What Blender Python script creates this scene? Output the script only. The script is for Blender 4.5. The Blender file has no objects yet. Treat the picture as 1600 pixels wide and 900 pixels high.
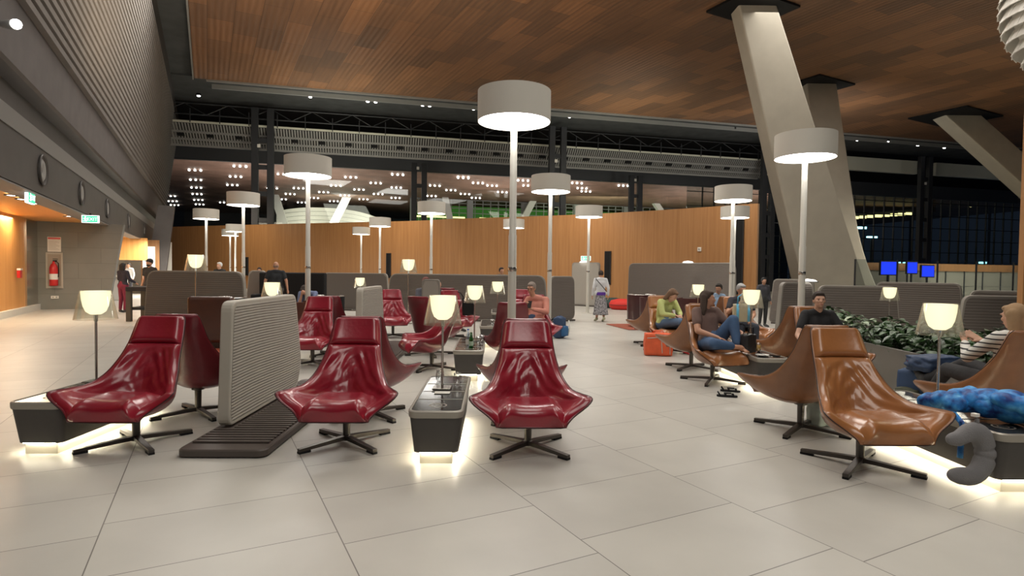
import bpy, bmesh, math, random
from mathutils import Vector, Matrix, Euler, noise
random.seed(7)
sc = bpy.context.scene
COL = sc.collection
PI = math.pi
R = math.radians

# ------------------------------------------------------------------ camera
F = 905.0                      # focal length in pixels of the 1600 px wide frame
HZ = 1.55                      # eye height
cam_d = bpy.data.cameras.new('camera'); cam = bpy.data.objects.new('camera', cam_d); COL.objects.link(cam)
cam_d.sensor_width = 36; cam_d.lens = F/1600*36; cam_d.clip_end = 600
cam.matrix_world = Matrix.Translation((0, 0, HZ)) @ Matrix.Rotation(R(90-1.645), 4, 'X') @ Matrix.Rotation(R(0.72), 4, 'Z')
sc.camera = cam
# ------------------------------------------------------------------ view and world
sc.view_settings.view_transform = 'Standard'
sc.view_settings.look = 'None'
sc.view_settings.gamma = 1
sc.view_settings.use_curve_mapping = False
sc.view_settings.exposure = 0.38
w = bpy.data.worlds.new('world'); sc.world = w; w.use_nodes = True
w.node_tree.nodes['Background'].inputs[0].default_value = (0.010, 0.014, 0.022, 1)
w.node_tree.nodes['Background'].inputs[1].default_value = 0.6

def area_light(name, loc, size, energy, color=(1, .95, .87), rot=(0, 0, 0), size_y=None, spread=PI):
    l = bpy.data.lights.new(name, 'AREA'); l.energy = energy; l.color = color
    l.shape = 'RECTANGLE' if size_y else 'SQUARE'; l.size = size
    if size_y: l.size_y = size_y
    l.spread = spread
    o = bpy.data.objects.new(name, l); COL.objects.link(o); o.location = loc; o.rotation_euler = rot
    return o
# large area lights added for soft overhead ambience, in place of ceiling downlights
for (x, y, e) in ((-8, 10, 420), (2, 6, 420), (10, 13, 420), (0, 20, 850), (-12, 24, 850), (14, 26, 350)):
    area_light('ceiling_ambient_fill', (x, y, 13.6), 6, e)
area_light('hall_ambient_fill', (2, -5, 10.5), 9, 800)
# unseen fill added under the timber ceiling, like bounce from the floor
area_light('ceiling_bounce_fill', (-7, 20, 6.5), 7, 650, (1, .80, .55), (PI, 0, 0))
area_light('ceiling_bounce_fill', (6, 14, 6.0), 8, 60, (1, .85, .68), (PI, 0, 0))
area_light('walkway_fill', (-12, 39, 8.0), 5, 260, (1, .97, .8), (R(150), 0, 0))  # added fill from below to brighten the walkway rails, no fixture there
area_light('walkway_fill', (8, 42, 8.0), 5, 260, (1, .97, .8), (R(150), 0, 0))
area_light('soffit_light', (22, 42, 8), 5, 300, (1, .97, .9), (R(130), 0, 0))
for (x, y) in ((-28, 72), (2, 80), (32, 88)): area_light('far_hall_fill', (x, y, 5), 16, 2300, (1, .86, .78), (PI, 0, 0))  # added area fill turned up to lift the dark ceiling beyond
# wall washers over the timber wall
for (x, y, e) in ((-20, 40, 110), (-8, 35.5, 110), (3, 30, 90), (9.3, 25.5, 40)):
    area_light('wall_washer', (x, y, 5.6), 3, e, (1, .86, .66), (R(35), 0, R(25)))
# corridor and reception light on the left
area_light('corridor_downlight', (-13.6, 15.5, 3.0), 2.0, 130, (1, .83, .58))
area_light('corridor_downlight', (-15.2, 17.4, 3.0), 1.0, 75, (1, .83, .58))
area_light('reception_downlight', (-18.2, 31.0, 3.0), 2.5, 420, (1, .93, .82))

# ------------------------------------------------------------------ materials
def mat(name, col, rough=.5, metal=0., noise_amt=0., noise_scale=8., bump=0., bump_scale=40., emit=None, es=0., alpha=1., coat=0., spec=.5, coords='Object'):
    m = bpy.data.materials.new(name); m.use_nodes = True
    nt = m.node_tree; b = nt.nodes['Principled BSDF']
    b.inputs['Base Color'].default_value = (*col, 1); b.inputs['Roughness'].default_value = rough
    b.inputs['Metallic'].default_value = metal
    b.inputs['Specular IOR Level'].default_value = spec
    if coat: b.inputs['Coat Weight'].default_value = coat; b.inputs['Coat Roughness'].default_value = .15
    if emit: b.inputs['Emission Color'].default_value = (*emit, 1); b.inputs['Emission Strength'].default_value = es
    if alpha < 1: b.inputs['Alpha'].default_value = alpha
    tc = nt.nodes.new('ShaderNodeTexCoord')
    if noise_amt:
        n = nt.nodes.new('ShaderNodeTexNoise'); n.inputs['Scale'].default_value = noise_scale; n.inputs['Detail'].default_value = 5
        nt.links.new(tc.outputs[coords], n.inputs['Vector'])
        r = nt.nodes.new('ShaderNodeValToRGB')
        a, c = 1-noise_amt, 1+noise_amt
        r.color_ramp.elements[0].position = .3; r.color_ramp.elements[1].position = .7
        r.color_ramp.elements[0].color = (*[v*a for v in col], 1); r.color_ramp.elements[1].color = (*[min(1, v*c) for v in col], 1)
        nt.links.new(n.outputs['Fac'], r.inputs[0]); nt.links.new(r.outputs[0], b.inputs['Base Color'])
    if bump:
        n2 = nt.nodes.new('ShaderNodeTexNoise'); n2.inputs['Scale'].default_value = bump_scale; n2.inputs['Detail'].default_value = 4
        nt.links.new(tc.outputs[coords], n2.inputs['Vector'])
        bp = nt.nodes.new('ShaderNodeBump'); bp.inputs['Strength'].default_value = bump; bp.inputs['Distance'].default_value = .02
        nt.links.new(n2.outputs['Fac'], bp.inputs['Height']); nt.links.new(bp.outputs[0], b.inputs['Normal'])
    return m

def glow(name, col, strength):
    m = bpy.data.materials.new(name); m.use_nodes = True; nt = m.node_tree
    nt.nodes.remove(nt.nodes['Principled BSDF'])
    e = nt.nodes.new('ShaderNodeEmission'); e.inputs[0].default_value = (*col, 1); e.inputs[1].default_value = strength
    nt.links.new(e.outputs[0], nt.nodes['Material Output'].inputs[0]); return m

def glass(name, tint=(1, 1, 1), refl=.12, rough=.02, milk=0.):
    m = bpy.data.materials.new(name); m.use_nodes = True; nt = m.node_tree
    nt.nodes.remove(nt.nodes['Principled BSDF'])
    t = nt.nodes.new('ShaderNodeBsdfTransparent'); t.inputs[0].default_value = (*tint, 1)
    g = nt.nodes.new('ShaderNodeBsdfGlossy'); g.inputs['Roughness'].default_value = rough
    f = nt.nodes.new('ShaderNodeLayerWeight'); f.inputs[0].default_value = .35
    mr = nt.nodes.new('ShaderNodeMapRange'); mr.inputs['To Min'].default_value = refl*.35; mr.inputs['To Max'].default_value = min(1, refl*3)
    mx = nt.nodes.new('ShaderNodeMixShader')
    nt.links.new(f.outputs['Facing'], mr.inputs['Value']); nt.links.new(mr.outputs[0], mx.inputs[0])
    nt.links.new(t.outputs[0], mx.inputs[1]); nt.links.new(g.outputs[0], mx.inputs[2])
    out = mx.outputs[0]
    if milk:
        d = nt.nodes.new('ShaderNodeBsdfTranslucent'); d.inputs[0].default_value = (.95, .93, .88, 1)
        m2 = nt.nodes.new('ShaderNodeMixShader'); m2.inputs[0].default_value = milk
        nt.links.new(out, m2.inputs[1]); nt.links.new(d.outputs[0], m2.inputs[2]); out = m2.outputs[0]
    nt.links.new(out, nt.nodes['Material Output'].inputs[0]); return m

def brick_mat(name, c1, c2, mortar, bw, rh, ms, offset=.5, freq=2, loc=(0, 0, 0), rough=.4, grain=None, bias=0., cloud=.0, bump=.2, spec=.5, stripes=0., rot=(0, 0, 0)):
    m = bpy.data.materials.new(name); m.use_nodes = True; nt = m.node_tree; b = nt.nodes['Principled BSDF']
    L = nt.links.new
    tc = nt.nodes.new('ShaderNodeTexCoord'); mp = nt.nodes.new('ShaderNodeMapping'); mp.inputs['Location'].default_value = loc
    mp.inputs['Rotation'].default_value = rot
    L(tc.outputs['Object'], mp.inputs[0])
    br = nt.nodes.new('ShaderNodeTexBrick'); br.offset = offset; br.offset_frequency = freq
    br.inputs['Color1'].default_value = (*c1, 1); br.inputs['Color2'].default_value = (*c2, 1); br.inputs['Mortar'].default_value = (*mortar, 1)
    br.inputs['Scale'].default_value = 1; br.inputs['Mortar Size'].default_value = ms; br.inputs['Mortar Smooth'].default_value = .1
    br.inputs['Bias'].default_value = bias; br.inputs['Brick Width'].default_value = bw; br.inputs['Row Height'].default_value = rh
    L(mp.outputs[0], br.inputs[0])
    out = br.outputs['Color']
    if cloud or grain:
        n = nt.nodes.new('ShaderNodeTexNoise'); n.inputs['Detail'].default_value = 6
        if grain:
            m2 = nt.nodes.new('ShaderNodeMapping'); m2.inputs['Scale'].default_value = grain
            L(tc.outputs['Object'], m2.inputs[0]); L(m2.outputs[0], n.inputs['Vector']); n.inputs['Scale'].default_value = 1
        else:
            L(tc.outputs['Object'], n.inputs['Vector']); n.inputs['Scale'].default_value = 1.6
        mr = nt.nodes.new('ShaderNodeMapRange'); mr.inputs['From Min'].default_value = .3; mr.inputs['From Max'].default_value = .7
        mr.inputs['To Min'].default_value = 1-cloud; mr.inputs['To Max'].default_value = 1+cloud
        L(n.outputs['Fac'], mr.inputs[0])
        mx = nt.nodes.new('ShaderNodeMix'); mx.data_type = 'RGBA'; mx.blend_type = 'MULTIPLY'; mx.inputs[0].default_value = 1
        L(out, mx.inputs[6]); L(mr.outputs[0], mx.inputs[7]); out = mx.outputs[2]
    L(out, b.inputs['Base Color'])
    b.inputs['Roughness'].default_value = rough; b.inputs['Specular IOR Level'].default_value = spec
    bp = nt.nodes.new('ShaderNodeBump'); bp.inputs['Strength'].default_value = bump; bp.inputs['Distance'].default_value = .01; bp.invert = True
    L(br.outputs['Fac'], bp.inputs['Height'])
    if stripes:
        wv = nt.nodes.new('ShaderNodeTexWave'); wv.wave_type = 'BANDS'; wv.bands_direction = 'Y'; wv.inputs['Scale'].default_value = stripes
        L(tc.outputs['Object'], wv.inputs[0])
        bp2 = nt.nodes.new('ShaderNodeBump'); bp2.inputs['Strength'].default_value = .5; bp2.inputs['Distance'].default_value = .04
        L(wv.outputs['Fac'], bp2.inputs['Height']); L(bp.outputs[0], bp2.inputs['Normal']); L(bp2.outputs[0], b.inputs['Normal'])
    else:
        L(bp.outputs[0], b.inputs['Normal'])
    return m

def wood_mat(name, c1, c2, scale=(1.2, 1.2, .12), rough=.45):
    m = bpy.data.materials.new(name); m.use_nodes = True; nt = m.node_tree; b = nt.nodes['Principled BSDF']; L = nt.links.new
    tc = nt.nodes.new('ShaderNodeTexCoord'); mp = nt.nodes.new('ShaderNodeMapping'); mp.inputs['Scale'].default_value = scale
    n = nt.nodes.new('ShaderNodeTexNoise'); n.inputs['Scale'].default_value = 6; n.inputs['Detail'].default_value = 8; n.inputs['Roughness'].default_value = .65
    r = nt.nodes.new('ShaderNodeValToRGB'); r.color_ramp.elements[0].position = .32; r.color_ramp.elements[1].position = .68
    r.color_ramp.elements[0].color = (*c1, 1); r.color_ramp.elements[1].color = (*c2, 1)
    L(tc.outputs['Object'], mp.inputs[0]); L(mp.outputs[0], n.inputs[0]); L(n.outputs['Fac'], r.inputs[0]); L(r.outputs[0], b.inputs['Base Color'])
    b.inputs['Roughness'].default_value = rough; return m

def leather(name, col, rough=.34):
    m = mat(name, col, rough, noise_amt=.14, noise_scale=5, bump=.12, bump_scale=28, coat=.6, spec=.5)
    return m

M = {}
M['floor'] = brick_mat('stone_floor', (.46, .445, .405), (.50, .485, .44), (.15, .14, .125), .72, 1.235, .0035, .24, 2, (.14, -.56, 0), rough=.36, cloud=.06, bump=.15, spec=.45)
M['ceil'] = brick_mat('timber_ceiling', (.285, .14, .066), (.15, .082, .046), (.085, .045, .025), 3.0, 1.2, .012, .5, 2, (0, 0, 0), rough=.55, grain=(.4, 6, 1), cloud=.16, bump=.2, stripes=1.1)
M['ceil_far'] = mat('far_ceiling', (.26, .15, .11), .6, noise_amt=.3, noise_scale=.4)
M['wood_wall'] = wood_mat('timber_wall', (.33, .155, .055), (.43, .22, .085), (1.5, 1.5, .05))
M['wood_dark'] = wood_mat('dark_timber', (.20, .10, .045), (.28, .14, .06), (1.5, 1.5, .1))
M['wood_orange'] = wood_mat('orange_timber', (.62, .28, .07), (.72, .36, .11), (1.5, 1.5, .06))
M['rib'] = mat('ribbed_cladding', (.16, .145, .135), .85, noise_amt=.08, noise_scale=3)
M['clad'] = mat('smooth_cladding', (.11, .10, .098), .85, noise_amt=.08, noise_scale=2)
M['fascia'] = mat('dark_fascia', (.07, .065, .062), .5, noise_amt=.1, noise_scale=2)
M['lip'] = mat('pale_fascia', (.19, .185, .18), .5)
M['stone'] = brick_mat('grey_stone_wall', (.185, .185, .165), (.21, .21, .19), (.12, .12, .105), 1.2, .55, .004, .5, 2, rough=.6, cloud=.06, rot=(R(90), 0, 0))
M['soffit'] = mat('dark_grey_soffit', (.085, .09, .092), .95, spec=.1, noise_amt=.15, noise_scale=1)
M['black'] = mat('black', (.012, .012, .013), .7, spec=.2)
M['steel_dark'] = mat('dark_steel', (.035, .037, .042), .5, .3)
M['steel_mid'] = mat('mid_grey_steel', (.28, .28, .27), .5)
M['rail'] = mat('pale_rail', (.62, .62, .52), .5)
M['band'] = mat('blue_grey_band', (.085, .09, .10), .6)
M['concrete'] = mat('pale_concrete', (.50, .46, .38), .7, noise_amt=.05, noise_scale=1.5, bump=.1, bump_scale=20)
M['white'] = mat('white_paint', (.75, .73, .68), .5)
M['offwhite'] = mat('pale_wall', (.66, .64, .58), .5)
M['shade'] = mat('shade_fabric', (.64, .62, .56), .8, bump=.1, bump_scale=200)
M['shade_in'] = mat('shade_lining', (.9, .9, .86), .8)
M['diff'] = glow('lamp_diffuser', (1, .97, .92), 13)
M['pole'] = mat('painted_pole', (.58, .56, .50), .4, .2)
M['cup'] = glow('glass_cup_glow', (1, .88, .56), 1.45)
M['clear'] = glass('clear_cone', (.93, .93, .90), .12, milk=.07)
M['chrome'] = mat('brushed_metal', (.62, .60, .56), .25, 1.)
M['bronze'] = mat('dark_bronze', (.09, .08, .072), .35, .8)
M['bronze_tip'] = mat('polished_leg', (.34, .31, .26), .3, .8)
M['tablebody'] = mat('table_body', (.066, .06, .056), .5, noise_amt=.05)
M['tablerim'] = mat('table_rim', (.36, .335, .29), .38, .3)
M['tabletop'] = mat('glossy_table_top', (.035, .034, .033), .12, coat=.4)
M['strip'] = glow('under_table_light', (1, .90, .68), 45)
M['plinth'] = mat('plinth_metal', (.60, .56, .46), .35, .4)
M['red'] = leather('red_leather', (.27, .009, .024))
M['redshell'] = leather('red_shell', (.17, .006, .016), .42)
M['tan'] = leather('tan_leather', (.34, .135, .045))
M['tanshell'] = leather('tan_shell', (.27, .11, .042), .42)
M['piping'] = mat('dark_piping', (.02, .008, .008), .5)
M['maroon'] = leather('maroon_leather', (.05, .010, .012))
M['brownl'] = leather('brown_leather', (.07, .022, .012))
M['copper'] = mat('copper_rug', (.30, .07, .035), .6)
M['fabric'] = mat('screen_fabric', (.33, .305, .265), .9, bump=.2, bump_scale=250)
M['edge'] = mat('screen_edge', (.45, .42, .36), .5)
M['edge_d'] = mat('dim_screen_edge', (.24, .22, .19), .55)
M['deck'] = mat('slatted_deck', (.075, .06, .052), .4)
M['leaf'] = mat('leaf_green', (.03, .075, .02), .35, noise_amt=.5, noise_scale=9)
M['leaf2'] = mat('pale_leaf', (.30, .38, .24), .35, noise_amt=.4, noise_scale=9)
M['planter'] = mat('planter_metal', (.26, .25, .23), .35, .4)
M['glass'] = glass('window_glass', (.80, .84, .84), .10)
M['tumbler'] = glass('drinking_glass', (.95, .96, .96), .25)
M['gbottle'] = glass('green_bottle_glass', (.05, .42, .12), .18)
M['pbottle'] = glass('plastic_bottle', (.82, .90, .97), .2)
M['beer'] = mat('beer', (.75, .42, .05), .2, emit=(.75, .4, .05), es=.0)
M['green_sign'] = glow('exit_sign_green', (.10, .85, .42), 1.0)
M['white_sign'] = glow('exit_sign_white', (.9, 1, .95), 1.4)
M['spot'] = glow('spotlight_lens', (1, .97, .93), 14)
M['blue_screen'] = glow('blue_screen', (.02, .05, .95), 1.6)
M['yellow_glow'] = glow('yellow_strip', (1, .85, .35), 2.2)
M['green_glow'] = glow('green_haze_glow', (.10, .32, .05), .35)
M['cyan_glow'] = glow('cyan_lamp', (.35, .9, 1), 5)

# ------------------------------------------------------------------ mesh helpers
class MB:
    def __init__(s): s.bm = bmesh.new(); s.last = []
    def box(s, x0, x1, y0, y1, z0, z1, mtx=None, taper=None):
        vs = []
        for z in (z0, z1):
            k = 1 if (taper is None or z == z1) else taper
            cx, cy = (x0+x1)/2, (y0+y1)/2
            for x, y in ((x0, y0), (x1, y0), (x1, y1), (x0, y1)):
                p = Vector((cx+(x-cx)*k, cy+(y-cy)*k, z))
                vs.append(s.bm.verts.new(mtx @ p if mtx else p))
        for f in ((3, 2, 1, 0), (4, 5, 6, 7), (0, 1, 5, 4), (1, 2, 6, 5), (2, 3, 7, 6), (3, 0, 4, 7)):
            s.bm.faces.new([vs[i] for i in f])
        return s
    def lathe(s, prof, n=32, c=(0, 0, 0), close=False, sx=1, sy=1):
        rings = []
        for r, z in prof:
            rings.append([s.bm.verts.new((c[0]+sx*r*math.cos(2*PI*i/n), c[1]+sy*r*math.sin(2*PI*i/n), c[2]+z)) for i in range(n)] if r > 1e-5 else [s.bm.verts.new((c[0], c[1], c[2]+z))])
        s.last = [v for g in rings for v in g]
        if close: rings.append(rings[0])
        for a, b in zip(rings[:-1], rings[1:]):
            for i in range(n):
                j = (i+1) % n
                try:
                    if len(a) == 1 and len(b) == 1: continue
                    if len(a) == 1: s.bm.faces.new((a[0], b[j], b[i]))
                    elif len(b) == 1: s.bm.faces.new((a[i], a[j], b[0]))
                    else: s.bm.faces.new((a[i], a[j], b[j], b[i]))
                except ValueError: pass
        return s
    def capsule(s, a, b, ra, rb, n=14, flat=None):
        """tapered rounded limb from a to b; flat=(axis, factor) squashes it across axis"""
        a = Vector(a); b = Vector(b); d = b-a; L = d.length
        if L < 1e-5: d = Vector((0, 0, 1)); L = 1e-5
        q = d.to_track_quat('Z', 'Y').to_matrix().to_4x4(); q.translation = a
        prof = [(0, -ra)]
        for k in range(1, 5): t = PI/2*k/4; prof.append((ra*math.sin(t), -ra*math.cos(t)))
        for k in range(0, 5): t = PI/2*k/4; prof.append((rb*math.cos(t), L+rb*math.sin(t)))
        prof[-1] = (0, L+rb)
        s.lathe(prof, n)
        for v in s.last:
            v.co = q @ v.co
            if flat:
                ax, fa = flat; ax = Vector(ax); m = a+(b-a)*max(0, min(1, (v.co-a).dot(b-a)/max(L*L, 1e-9)))
                o = v.co-m; v.co = m+o-ax*(o.dot(ax)*(1-fa))
        return s
    def ellipsoid(s, c, r, rot=None, n=20):
        nv = bmesh.ops.create_uvsphere(s.bm, u_segments=n, v_segments=max(8, n//2), radius=1)['verts']
        m = (rot.to_matrix() if rot else Matrix.Identity(3))
        for v in nv: v.co = m @ Vector((v.co.x*r[0], v.co.y*r[1], v.co.z*r[2]))+Vector(c)
        return s
    def tube(s, pts, r, n=10, caps=True):
        pts = [Vector(p) for p in pts]; rings = []
        for i, p in enumerate(pts):
            d = (pts[min(i+1, len(pts)-1)]-pts[max(i-1, 0)]).normalized()
            up = Vector((0, 0, 1)) if abs(d.z) < .95 else Vector((0, 1, 0))
            x = d.cross(up).normalized(); y = x.cross(d).normalized()
            rr = r[i] if isinstance(r, (list, tuple)) else r
            rings.append([s.bm.verts.new(p+x*rr*math.cos(2*PI*k/n)+y*rr*math.sin(2*PI*k/n)) for k in range(n)])
        for a, b in zip(rings[:-1], rings[1:]):
            for i in range(n): s.bm.faces.new((a[i], a[(i+1) % n], b[(i+1) % n], b[i]))
        if caps: s.bm.faces.new(rings[0][::-1]); s.bm.faces.new(rings[-1])
        return s
    def prism(s, pts, d):
        """polygon pts (3-D) extruded by vector d"""
        d = Vector(d); a = [s.bm.verts.new(p) for p in pts]; b = [s.bm.verts.new(Vector(p)+d) for p in pts]; n = len(pts)
        s.bm.faces.new(a[::-1]); s.bm.faces.new(b)
        for i in range(n): s.bm.faces.new((a[i], a[(i+1) % n], b[(i+1) % n], b[i]))
        return s
    def grid(s, f, nu, nv, closed_v=False):
        g = [[s.bm.verts.new(f(i/nu, j/nv)) for j in range(nv+1)] for i in range(nu+1)]
        for i in range(nu):
            for j in range(nv): s.bm.faces.new((g[i][j], g[i+1][j], g[i+1][j+1], g[i][j+1]))
        return g
    def build(s, name, m, parent=None, loc=(0, 0, 0), rz=0, smooth=False, bevel=0, solid=0, sub=0, angle=None):
        bmesh.ops.recalc_face_normals(s.bm, faces=s.bm.faces)
        me = bpy.data.meshes.new(name); s.bm.to_mesh(me); s.bm.free()
        me.materials.append(m)
        if smooth:
            for p in me.polygons: p.use_smooth = True
            if angle is not None: me.set_sharp_from_angle(angle=R(angle))
        o = bpy.data.objects.new(name, me); COL.objects.link(o); o.location = loc; o.rotation_euler = (0, 0, rz)
        if parent: o.parent = parent
        if solid:
            md = o.modifiers.new('solid', 'SOLIDIFY'); md.thickness = solid; md.offset = 0
        if bevel:
            md = o.modifiers.new('bevel', 'BEVEL'); md.width = bevel; md.segments = 3; md.limit_method = 'ANGLE'; md.angle_limit = R(40)
        if sub:
            md = o.modifiers.new('sub', 'SUBSURF'); md.levels = sub; md.render_levels = sub
        return o

def thing(name, label, cat, loc=(0, 0, 0), rz=0, group=None):
    o = bpy.data.objects.new(name, None); COL.objects.link(o); o.location = loc; o.rotation_euler = (0, 0, rz)
    o.empty_display_size = .1
    return tag(o, label, cat, group)
def tag(o, label, cat, group=None, kind=None):
    o['label'] = label; o['category'] = cat
    if group: o['group'] = group
    if kind: o['kind'] = kind
    return o
def struct(o, label=None, cat=None):
    o['kind'] = 'structure'
    if label: o['label'] = label
    if cat: o['category'] = cat
    return o
def dup(root, loc, rz, label, group=None):
    r = root.copy(); COL.objects.link(r); r.location = loc; r.rotation_euler = (0, 0, rz); r['label'] = label
    if group: r['group'] = group
    def rec(a, b):
        for ch in a.children:
            c = ch.copy(); COL.objects.link(c); c.parent = b; rec(ch, c)
    rec(root, r); return r
def part(o, label):
    o['label'] = label; return o
DY = R(1.8)                      # the furniture rows run 1.8 degrees left of the view

# building axes: u runs along the left wall into the hall, a is the distance to the left of the camera
U = Vector((-.465, .885, 0)); A = Vector((-.885, -.465, 0)); Wd = Vector((.9706, .241, 0))
def AU(a, t, H=0): return A*a+U*t+Vector((0, 0, H))
RU = math.atan2(U.y, U.x)        # rotation that maps local x on u and local y on a

# ------------------------------------------------------------------ floor and ceiling
b = MB(); b.box(-25, 75, -55, 45, -.2, 0)
o = b.build('floor', M['floor'], rz=RU); struct(o, 'pale stone tiled floor of the whole lounge', 'floor')
HC = 14.0
E0 = Vector((-21.1, 38.5, 0))    # far left corner of the timber ceiling
def edge_pt(x): return E0+Wd*((x-E0.x)/Wd.x)
b = MB()
near_l = AU(.79, -16); far_l = E0
pts = [AU(.79, -16, HC), E0+Vector((0, 0, HC)), edge_pt(70)+Vector((0, 0, HC)), Vector((70, -16, HC))]
Ri = Matrix.Rotation(-RU, 4, 'Z')
b.prism([Ri @ p for p in pts], (0, 0, .3))
o = b.build('ceiling', M['ceil'], rz=RU); struct(o, 'timber panelled ceiling', 'ceiling')
# grey ceiling margin along the left wall and the far edge
b = MB()
b.prism([AU(3.2, -16, HC+.25), AU(2.0, 62, HC+.25), AU(.0, 62, HC+.25), AU(.0, -16, HC+.25)], (0, 0, .3))
o = b.build('ceiling', M['soffit']); struct(o, 'dark grey margin of the ceiling', 'ceiling')
b = MB(); q = Vector((0, 0, HC+.12)); n_out = Vector((-Wd.y, Wd.x, 0))
b.prism([edge_pt(-26)+q, edge_pt(75)+q, edge_pt(75)+q+n_out*6.3, edge_pt(-26)+q+n_out*6.3], (0, 0, .3))
o = b.build('ceiling', M['soffit']); struct(o, 'dark grey soffit beyond the timber ceiling', 'ceiling')
b = MB(); b.prism([edge_pt(-30)+q+n_out*6.3, edge_pt(95)+q+n_out*6.3, edge_pt(95)+q+n_out*12.5, edge_pt(-30)+q+n_out*12.5], (0, 0, .3))
o = b.build('ceiling', M['black']); struct(o, 'black void over the far steelwork', 'ceiling')
b = MB()
b.prism([AU(.79, -16, HC-.12), AU(.79, -16, HC+.2), AU(.87, -16, HC+.2), AU(.87, -16, HC-.12)], U*(U.dot(E0)+16))
for off, h in ((0.0, .0), (1.4, -.05)):
    p0 = edge_pt(-20.4)+n_out*off; p1 = edge_pt(75)+n_out*off; z = HC+h
    b.prism([p0+Vector((0, 0, z-.12)), p0+Vector((0, 0, z+.2)), p0+n_out*.14+Vector((0, 0, z+.2)), p0+n_out*.14+Vector((0, 0, z-.12))], p1-p0)
o = b.build('trim_1', M['steel_mid']); struct(o, 'pale metal trim round the timber ceiling', 'trim')

# ------------------------------------------------------------------ left wall
def sweep(name, prof, t0, t1, m, skew=0, label=None):
    b = MB(); prev = None
    for a, H in prof:
        k = (H-5.26)*skew
        v = (b.bm.verts.new(AU(a, t0, H)), b.bm.verts.new(AU(a, t1+k, H)))
        if prev: b.bm.faces.new((prev[0], v[0], v[1], prev[1]))
        prev = v
    o = b.build(name, m, solid=.04); return struct(o, label, 'wall')
prof = []
a0, H0, a1, H1 = 3.12, 6.45, 2.26, 13.2
NR = 30
for i in range(NR):
    f0 = i/NR; f1 = (i+.55)/NR
    for f, dd in ((f0, 0), (f0+.1/NR, -.12), (f1, -.12), (f1+.1/NR, 0)):
        prof.append((a0+(a1-a0)*f+dd, H0+(H1-H0)*f))
sweep('wall_left', prof, -6, 55, M['rib'], .2, 'ribbed cladding of the leaning left wall')
sweep('wall_left', [(3.20, 5.26), (3.12, 6.45)], -6, 55, M['clad'], .2, 'smooth band under the ribbed left wall')
sweep('wall_left', [(2.26, 13.2), (2.14, 14.3)], -6, 55, M['fascia'], .2, 'dark band over the ribbed left wall')
sweep('trim_2', [(3.16, 5.24), (3.20, 5.18), (3.45, 5.10), (3.40, 4.47)], -6, 53, M['fascia'], 0, 'dark recess under the left wall')
sweep('trim_3', [(3.40, 4.47), (3.17, 4.40), (3.20, 4.08)], -6, 53, M['lip'], 0, 'pale ledge over the dark fascia')
# fascia with round holes
b = MB()
fa, fz0, fz1 = 3.20, 3.1, 4.08
b.prism([AU(fa, -6, fz0), AU(fa, -6, fz1), AU(fa+.3, -6, fz1), AU(fa+.3, -6, fz0)], U*56)
o = b.build('trim_4', M['fascia']); struct(o, 'dark fascia over the corridor opening', 'fascia')
for i, t in enumerate((16.0, 20.4, 25.2, 31.5, 38.7)):
    c = AU(fa-.02, t, 3.62)
    r = thing('air_nozzle', ['round air nozzle in the dark fascia, nearest the camera', 'round air nozzle in the dark fascia, second from the camera', 'round air nozzle in the dark fascia above the left edge of the grey stone wall', 'round air nozzle in the fascia above the reception opening', 'round air nozzle at the far end of the dark fascia'][i], 'air vent', c, RU-PI/2, 'air nozzles in the fascia')
    r.rotation_euler = (R(90), 0, RU)
    MB().lathe([(.30, 0), (.34, .04), (.34, .0), (.26, -.01)], 28).build('ring', M['fascia'], r, smooth=True)
    MB().lathe([(0, -.05), (.12, .0), (.2, .02), (.26, -.02)], 28).build('nozzle', M['steel_mid'], r, smooth=True)
# corridor soffit, wood walls, stone wall
b = MB(); b.prism([AU(fa+.02, 2, 3.1), AU(fa+.02, 50, 3.1), AU(10, 50, 3.1), AU(10, 2, 3.1)], (0, 0, .2))
o = b.build('ceiling', M['wood_orange']); struct(o, 'orange timber soffit of the corridor', 'ceiling')
b = MB(); b.prism([AU(fa, 2, 3.08), AU(fa, 50, 3.08), AU(fa+.5, 50, 3.08), AU(fa+.5, 2, 3.08)], (0, 0, -.03))
o = b.build('trim_5', M['lip']); struct(o, 'pale edge strip of the corridor soffit', 'trim')
ts = 25.7
def box_au(a0, a1, t0, t1, z0, z1):
    b = MB(); b.prism([AU(a0, t0, z0), AU(a1, t0, z0), AU(a1, t1, z0), AU(a0, t1, z0)], (0, 0, z1-z0)); return b
b = MB(); b.prism([AU(a, ts, z) for a, z in ((3.25, 0), (5.32, 0), (5.32, 3.1), (2.75, 3.1))], U*.5)
bmm = b.build('wall_left', M['stone']); struct(bmm, 'grey stone block wall', 'wall')
o = box_au(5.32, 5.6, 8, ts+.5, .18, 3.1).build('wall_left', M['wood_orange']); struct(o, 'orange timber wall of the corridor', 'wall')
o = box_au(5.27, 5.5, 24.3, ts-.02, .18, 3.08).build('wall_left', M['chrome']); struct(o, 'brushed brass reveal of the corridor wall', 'wall')
o = box_au(5.2, 5.5, 8, ts-.02, 0, .2).build('baseboard_left', M['offwhite']); struct(o, 'pale plinth under the corridor wall', 'baseboard')
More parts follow.
